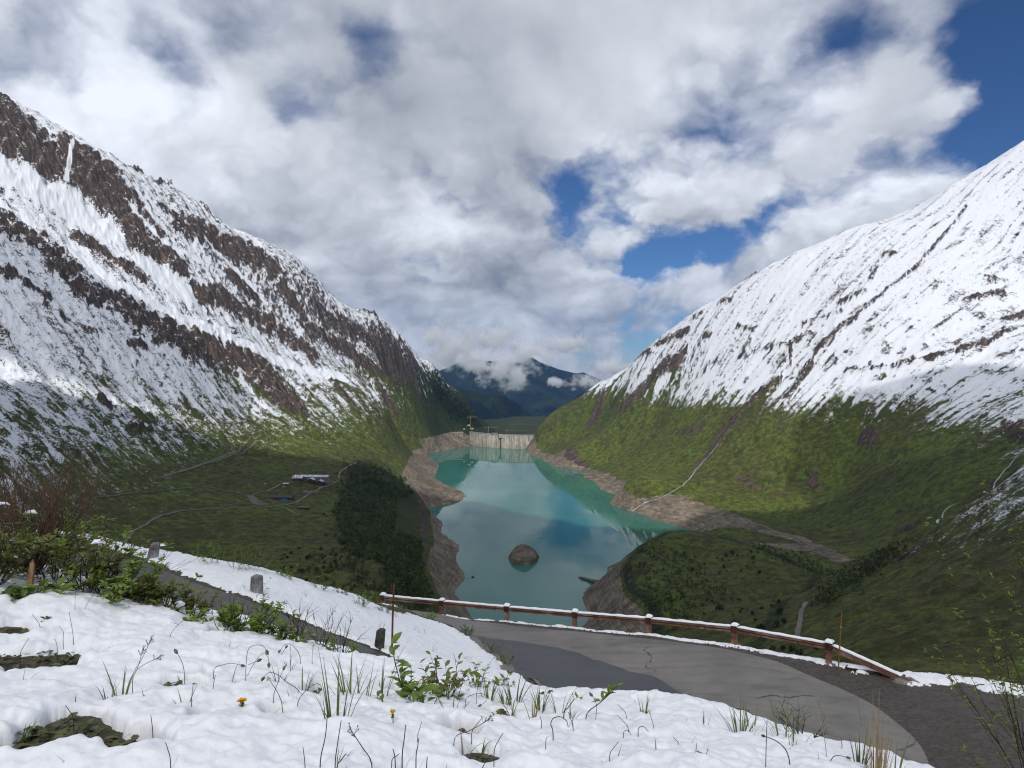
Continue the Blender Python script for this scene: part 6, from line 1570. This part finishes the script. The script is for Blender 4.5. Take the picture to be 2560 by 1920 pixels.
# thin single blades and stems all over the bank
rr = random.Random(404)
for i in range(90):
    px = rr.uniform(20, 2150); lo = np.interp(px, [0, 330, 600, 900, 1400, 1700, 2000, 2250], [1500, 1530, 1590, 1665, 1770, 1800, 1870, 1925]); py = rr.uniform(lo, 1935)
    kind = rr.random()
    if kind < .6: tuft(px, py, rr.uniform(16, 60), rr.randrange(2, 6), 'few thin blades of grass in the near snow', 'thin blades of grass in the near snow', (blade_g, straw, blade_g)[i % 3], 500 + i, .6, .4, .007)
    elif kind < .85:
        a = rr.uniform(-30, 30); h = rr.uniform(15, 60); stalk([(px, py), (px + a * .5, py - h * .6), (px + a, py - h)], 'thin bare stem end sticking out of the near snow', None, 'stem ends in the near snow', .0016, (stem_b, stem_d)[i % 2], 'stem_end', 'stem')
    else: sh(px, py, rr.uniform(14, 26), name='leafy_sprig', spread=1.1, stems=3, nleaf=9, L=.04, label='tiny sprig half buried in the near snow', group='tiny sprigs in the near snow', seed=600 + i, lm=(leaf_d, leaf_b)[i % 2], thick=.002)
# stalks
stalk(z1((1135, 1000), (1130, 910), (1110, 850), (1090, 815)), 'single stalk with round seed head right of the forked stalk', 'seed', hs=1.3)
stalk(z1((815, 985), (850, 900), (880, 800)), 'forked brown stalk with three heads at left', 'spray', extra=[z1((840, 920), (900, 880), (980, 845)), z1((860, 880), (900, 800), (930, 735))])
stalk(z1((1315, 920), (1370, 890), (1430, 880), (1485, 892)), 'low stalk bent flat over the snow', 'seed', hs=1.2)
stalk(z1((1510, 975), (1515, 860), (1530, 790), (1570, 765), (1620, 770), (1640, 800)), 'tall arched stalk with drooping heads, left one', 'seed', hs=1.3, extra=[z1((1520, 960), (1570, 870), (1620, 815), (1650, 840), (1655, 880)), z1((1525, 890), (1585, 865))])
stalk(z1((1845, 852), (1825, 800), (1780, 760), (1745, 770), (1720, 800)), 'arched stalk bending left before the crest', 'seed', hs=1.2, extra=[z1((1685, 895), (1720, 840), (1755, 785))])
stalk(z1((1735, 1160), (1720, 1090), (1690, 1030), (1650, 970)), 'curved stalk with pale puff head', 'puff', extra=None)
stalk(z1((1680, 1105), (1700, 1020), (1745, 915)), 'straight stalk with seed head beside the pale puff', 'seed')
stalk(z1((1840, 1060), (1770, 1000), (1700, 945), (1650, 935), (1620, 965)), 'long low arch of stalk above the pale puff', 'seed', hs=1.2)
stalk(z1((1830, 1130), (1870, 1060), (1930, 1010), (1970, 1010), (1982, 1050)), 'arched stalk left of the dark melted hole', None)
stalk(z1((1918, 858), (1920, 810), (1927, 768)), 'short stalk with white puff near the crest', 'puff')
stalk(z1((1045, 718), (1080, 660), (1140, 608)), 'dark forked twig in the middle left snow', None, extra=[z1((1100, 645), (1080, 635), (1050, 630))])
stalk(z1((450, 722), (440, 640), (428, 560)), 'thin upright stem with a leaf below the left thicket', None)
stalk(z1((388, 732), (390, 690), (365, 650)), 'short crooked twig left of the thin upright stem', None)
stalk(z1((1310, 1030), (1325, 950)), 'short dark stub in the snow centre left', None)
stalk(z1((1177, 1112), (1190, 1000)), 'short straight stick below the single stalk', None)
stalk(z1((350, 772), (335, 730)), 'tiny stub by the big melted patch', None)
stalk(z1((460, 560), (465, 440)), 'thin straight stem before the left thicket', None)
stalk(z2((1175, 1260 - 400), (1175, 855), (1180, 850)), 'stub of stalk on the crest by the asphalt', None)
stalk(z2((895, 862), (930, 830), (985, 818), (1025, 835), (1020, 870), (990, 892)), 'looped stalk right of the bushy twigs', 'seed')
stalk(z2((1432, 1060), (1418, 1010), (1435, 970), (1480, 962), (1518, 990), (1520, 1020)), 'looped dark stalk over the black melted hole', None, th=.0022)
stalk(z2((1865, 1072), (1880, 1048), (1900, 1050), (1910, 1078)), 'small hoop of stalk in the lower middle snow', None)
stalk(z2((1955, 1075), (1958, 1035), (1985, 1020), (2020, 1052)), 'larger hoop of stalk right of the small hoop', None, th=.002)
stalk(z2((828, 1098), (920, 1050), (1000, 1005), (1045, 975)), 'leaning spray of dry seeds over the melted slit', 'spray')
stalk(z2((1695, 975), (1700, 900), (1685, 850), (1672, 832)), 'stalk with pale head before the road', 'seed', hs=1.3)
stalk(z2((505, 1205), (518, 1100), (528, 1008)), 'dark straight stick below the open dandelion', None, 'bare sticks in the lower snow', .0022, stem_d, 'bare_stick', 'stick')
stalk(z2((590, 1210), (600, 1150), (607, 1095)), 'short stick right of the dark straight one', None, 'bare sticks in the lower snow', .002, stem_d, 'bare_stick', 'stick')
stalk(z2((600, 1090), (612, 1040), (626, 993)), 'thin stick above the short one', None, 'bare sticks in the lower snow', .0014, stem_d, 'bare_stick', 'stick')
stalk(z2((462, 1236), (448, 1160)), 'stub of stick left of the dark straight one', None, 'bare sticks in the lower snow', .002, stem_d, 'bare_stick', 'stick')
stalk(z2((93, 1252), (110, 1120), (133, 978)), 'long stick in the lower left of the middle snow', None, 'bare sticks in the lower snow', .002, stem_d, 'bare_stick', 'stick')
stalk(z2((2, 1240), (35, 1080), (50, 920)), 'longest stick beside the tall grass', None, 'bare sticks in the lower snow', .002, stem_d, 'bare_stick', 'stick')
stalk(z2((317, 1252), (260, 1150), (190, 1040)), 'leaning stalk with a dry seed spray, lower middle', 'spray', th=.002)
stalk(z2((105, 1275), (130, 1230), (162, 1186)), 'slanting stick at the bottom edge', None, 'bare sticks in the lower snow', .002, stem_d, 'bare_stick', 'stick')
stalk(z2((655, 1275), (660, 1210)), 'small stick at the bottom edge right of the slanting one', None, 'bare sticks in the lower snow', .002, stem_d, 'bare_stick', 'stick')
stalk(z2((1388, 1112), (1402, 1085)), 'tiny grass stub right of the black hole', None)
stalk(z2((1500, 942), (1530, 900), (1565, 850)), 'slanting dark blade before the asphalt patch', None, th=.003)
stalk(z3((425, 1278), (310, 1220), (195, 1172)), 'long stick lying on the snow at lower right', None, 'bare sticks in the lower snow', .003, stem_b, 'bare_stick', 'stick')
stalk(z3((625, 1275), (627, 1120), (630, 980)), 'tall thin upright stalk before the road at right', None, th=.002)
stalk(z3((775, 1272), (750, 1170), (690, 1110), (615, 1078)), 'bent stalk leaning left at lower right', 'seed', th=.0026)
stalk(z3((1015, 1278), (1035, 1215), (1070, 1200), (1125, 1212)), 'hooked stalk left of the straw clump', 'seed', th=.002)
stalk(z3((950, 1275), (945, 1190)), 'stub left of the hooked stalk', None)
stalk(z3((1090, 1110), (1030, 1010), (960, 900), (915, 832)), 'long pale straw stalk crossing the road, left one', None, 'pale straw stalks before the road', .0022, straw, 'straw_stalk', 'stalk')
stalk(z3((1245, 1060), (1205, 930), (1165, 800), (1128, 706)), 'long pale straw stalk crossing the road, tallest one', None, 'pale straw stalks before the road', .0026, straw, 'straw_stalk', 'stalk')
stalk(z3((1000, 1250), (985, 1100), (950, 950), (925, 850)), 'thin straw stalk behind the left pale one', None, 'pale straw stalks before the road', .0016, straw, 'straw_stalk', 'stalk')
stalk(z3((2212 - 250, 1278), (1900, 1250), (1852, 1218)), 'short straw stalk at the bottom right corner', None, 'pale straw stalks before the road', .0022, straw, 'straw_stalk', 'stalk')
stalk(z3((90, 1140), (75, 1110), (57, 1088)), 'tiny blade in the snow before the dense tuft', None)
stalk(z3((240, 1275), (255, 1210), (270, 1155)), 'thin blade right of the tiny one', None)

# dandelions
def dandelion(px, py, fpx, openf, label, stem_px):
    b = bank_pt(px, py); k = m_per_px(b); r = empty('dandelion', b); tag(r, label, 'flower', 'dandelions in the snow'); z = stem_px * k + .09; rr = random.Random(3)
    m = MB(); m.tube([(0, 0, 0), (.002, 0, z * .6), (0, 0, z)], [.0022, .002, .002], 6); m.build('stem', sepal, r)
    m = MB(); R_ = fpx * k / 2
    for ring, (n, rad, el) in enumerate(((26, 1.0, .12), (22, .8, .35), (16, .55, .6), (10, .3, .9))):
        for i in range(n):
            a = 6.283 * (i + rr.random() * .6) / n; el2 = el if openf else .95 + .15 * ring; d = Vector((math.cos(a) * math.cos(el2), math.sin(a) * math.cos(el2), math.sin(el2)))
            s = Vector((-math.sin(a), math.cos(a), 0)); L = R_ * rad * rr.uniform(.85, 1.1) * (1 if openf else 1.6); w_ = R_ * .10; p0 = Vector((0, 0, z)); bb2 = len(m.v)
            m.v += [p0 - s * w_ * .5, p0 + s * w_ * .5, p0 + d * L + s * w_, p0 + d * L - s * w_]; m.f.append((bb2, bb2 + 1, bb2 + 2, bb2 + 3))
    m.build('petals', yellow, r)
    m = MB(); m.tube([(0, 0, z - R_ * .55), (0, 0, z - R_ * .2), (0, 0, z + R_ * .05)], [.0025, R_ * .34, R_ * .42], 8)
    for i in range(9):
        a = 6.283 * i / 9; m.leaf((math.cos(a) * R_ * .3, math.sin(a) * R_ * .3, z - R_ * .25), (math.cos(a) * .5, math.sin(a) * .5, -1), (math.cos(a), math.sin(a), .3), R_ * .9, R_ * .25, .3)
    m.build('sepals', sepal, r)
dandelion(605, 1766, 25, True, 'wide open yellow dandelion standing in smooth snow', 14)
dandelion(982, 1812, 17, False, 'half closed yellow dandelion below the feathery herb', 26)

# leaf litter in the melted gaps
lit = MB(); rr = random.Random(19)
for (px, py, hx, hy) in holes:
    nl = int(6 + hx * hy / 28)
    for _ in range(min(nl, 150)):
        b = near_hit(px + rr.uniform(-hx, hx), py + rr.uniform(-hy, hy))
        a = rr.uniform(0, 6.283); L = rr.uniform(.025, .07); lit.leaf(b + Vector((0, 0, .012 + rr.random() * .02)), (math.cos(a), math.sin(a), rr.uniform(-.1, .35)), (rr.gauss(0, .3), rr.gauss(0, .3), 1), L, L * rr.uniform(.35, .6), .3)
tag(lit.build('leaf_litter', leafmat("litter_leaves", (0.035, 0.042, 0.016), (0.125, 0.120, 0.050), 14.0, .1)), 'wet dark leaves lying in the melted gaps of the snow', None, None, 'stuff')
# grit along the verge
gr = MB(); rr = random.Random(29)
for _ in range(900):
    u = rr.random() * 8.0; i = int(u); f_ = u - i; x = VERGE[i][0] * (1 - f_) + VERGE[i + 1][0] * f_; y = VERGE[i][1] * (1 - f_) + VERGE[i + 1][1] * f_; o_ = rr.gauss(-.7, .7); nx, ny = x / math.hypot(x, y), y / math.hypot(x, y)
    x += nx * o_; y += ny * o_; s = rr.uniform(.012, .04); gr.box((x, y, gz(x, y) + s * .2), (s * rr.uniform(.8, 1.6), s, s * .7), rr.uniform(0, 6), .7)
tag(gr.build('gravel', plain("grit", (0.12, 0.105, 0.09), .9, 5, .5)), 'loose gravel scattered along the verge by the guard rail', None, None, 'stuff')

# ---------------------------------------------------------------- the valley air
hz_mat, t = new_mat('valley_air')
vs = t.node('ShaderNodeVolumePrincipled'); vs.inputs['Color'].default_value = (.20, .47, 1.0, 1); vs.inputs['Density'].default_value = 1.8e-5; vs.inputs['Anisotropy'].default_value = 0.0
t.out(None, vs.outputs[0])
m = MB(); m.box((0, 6900, 120), (24000, 19500, 2050))
tag(m.build('haze', hz_mat), 'thin blue air filling the valley', None, None, 'stuff')
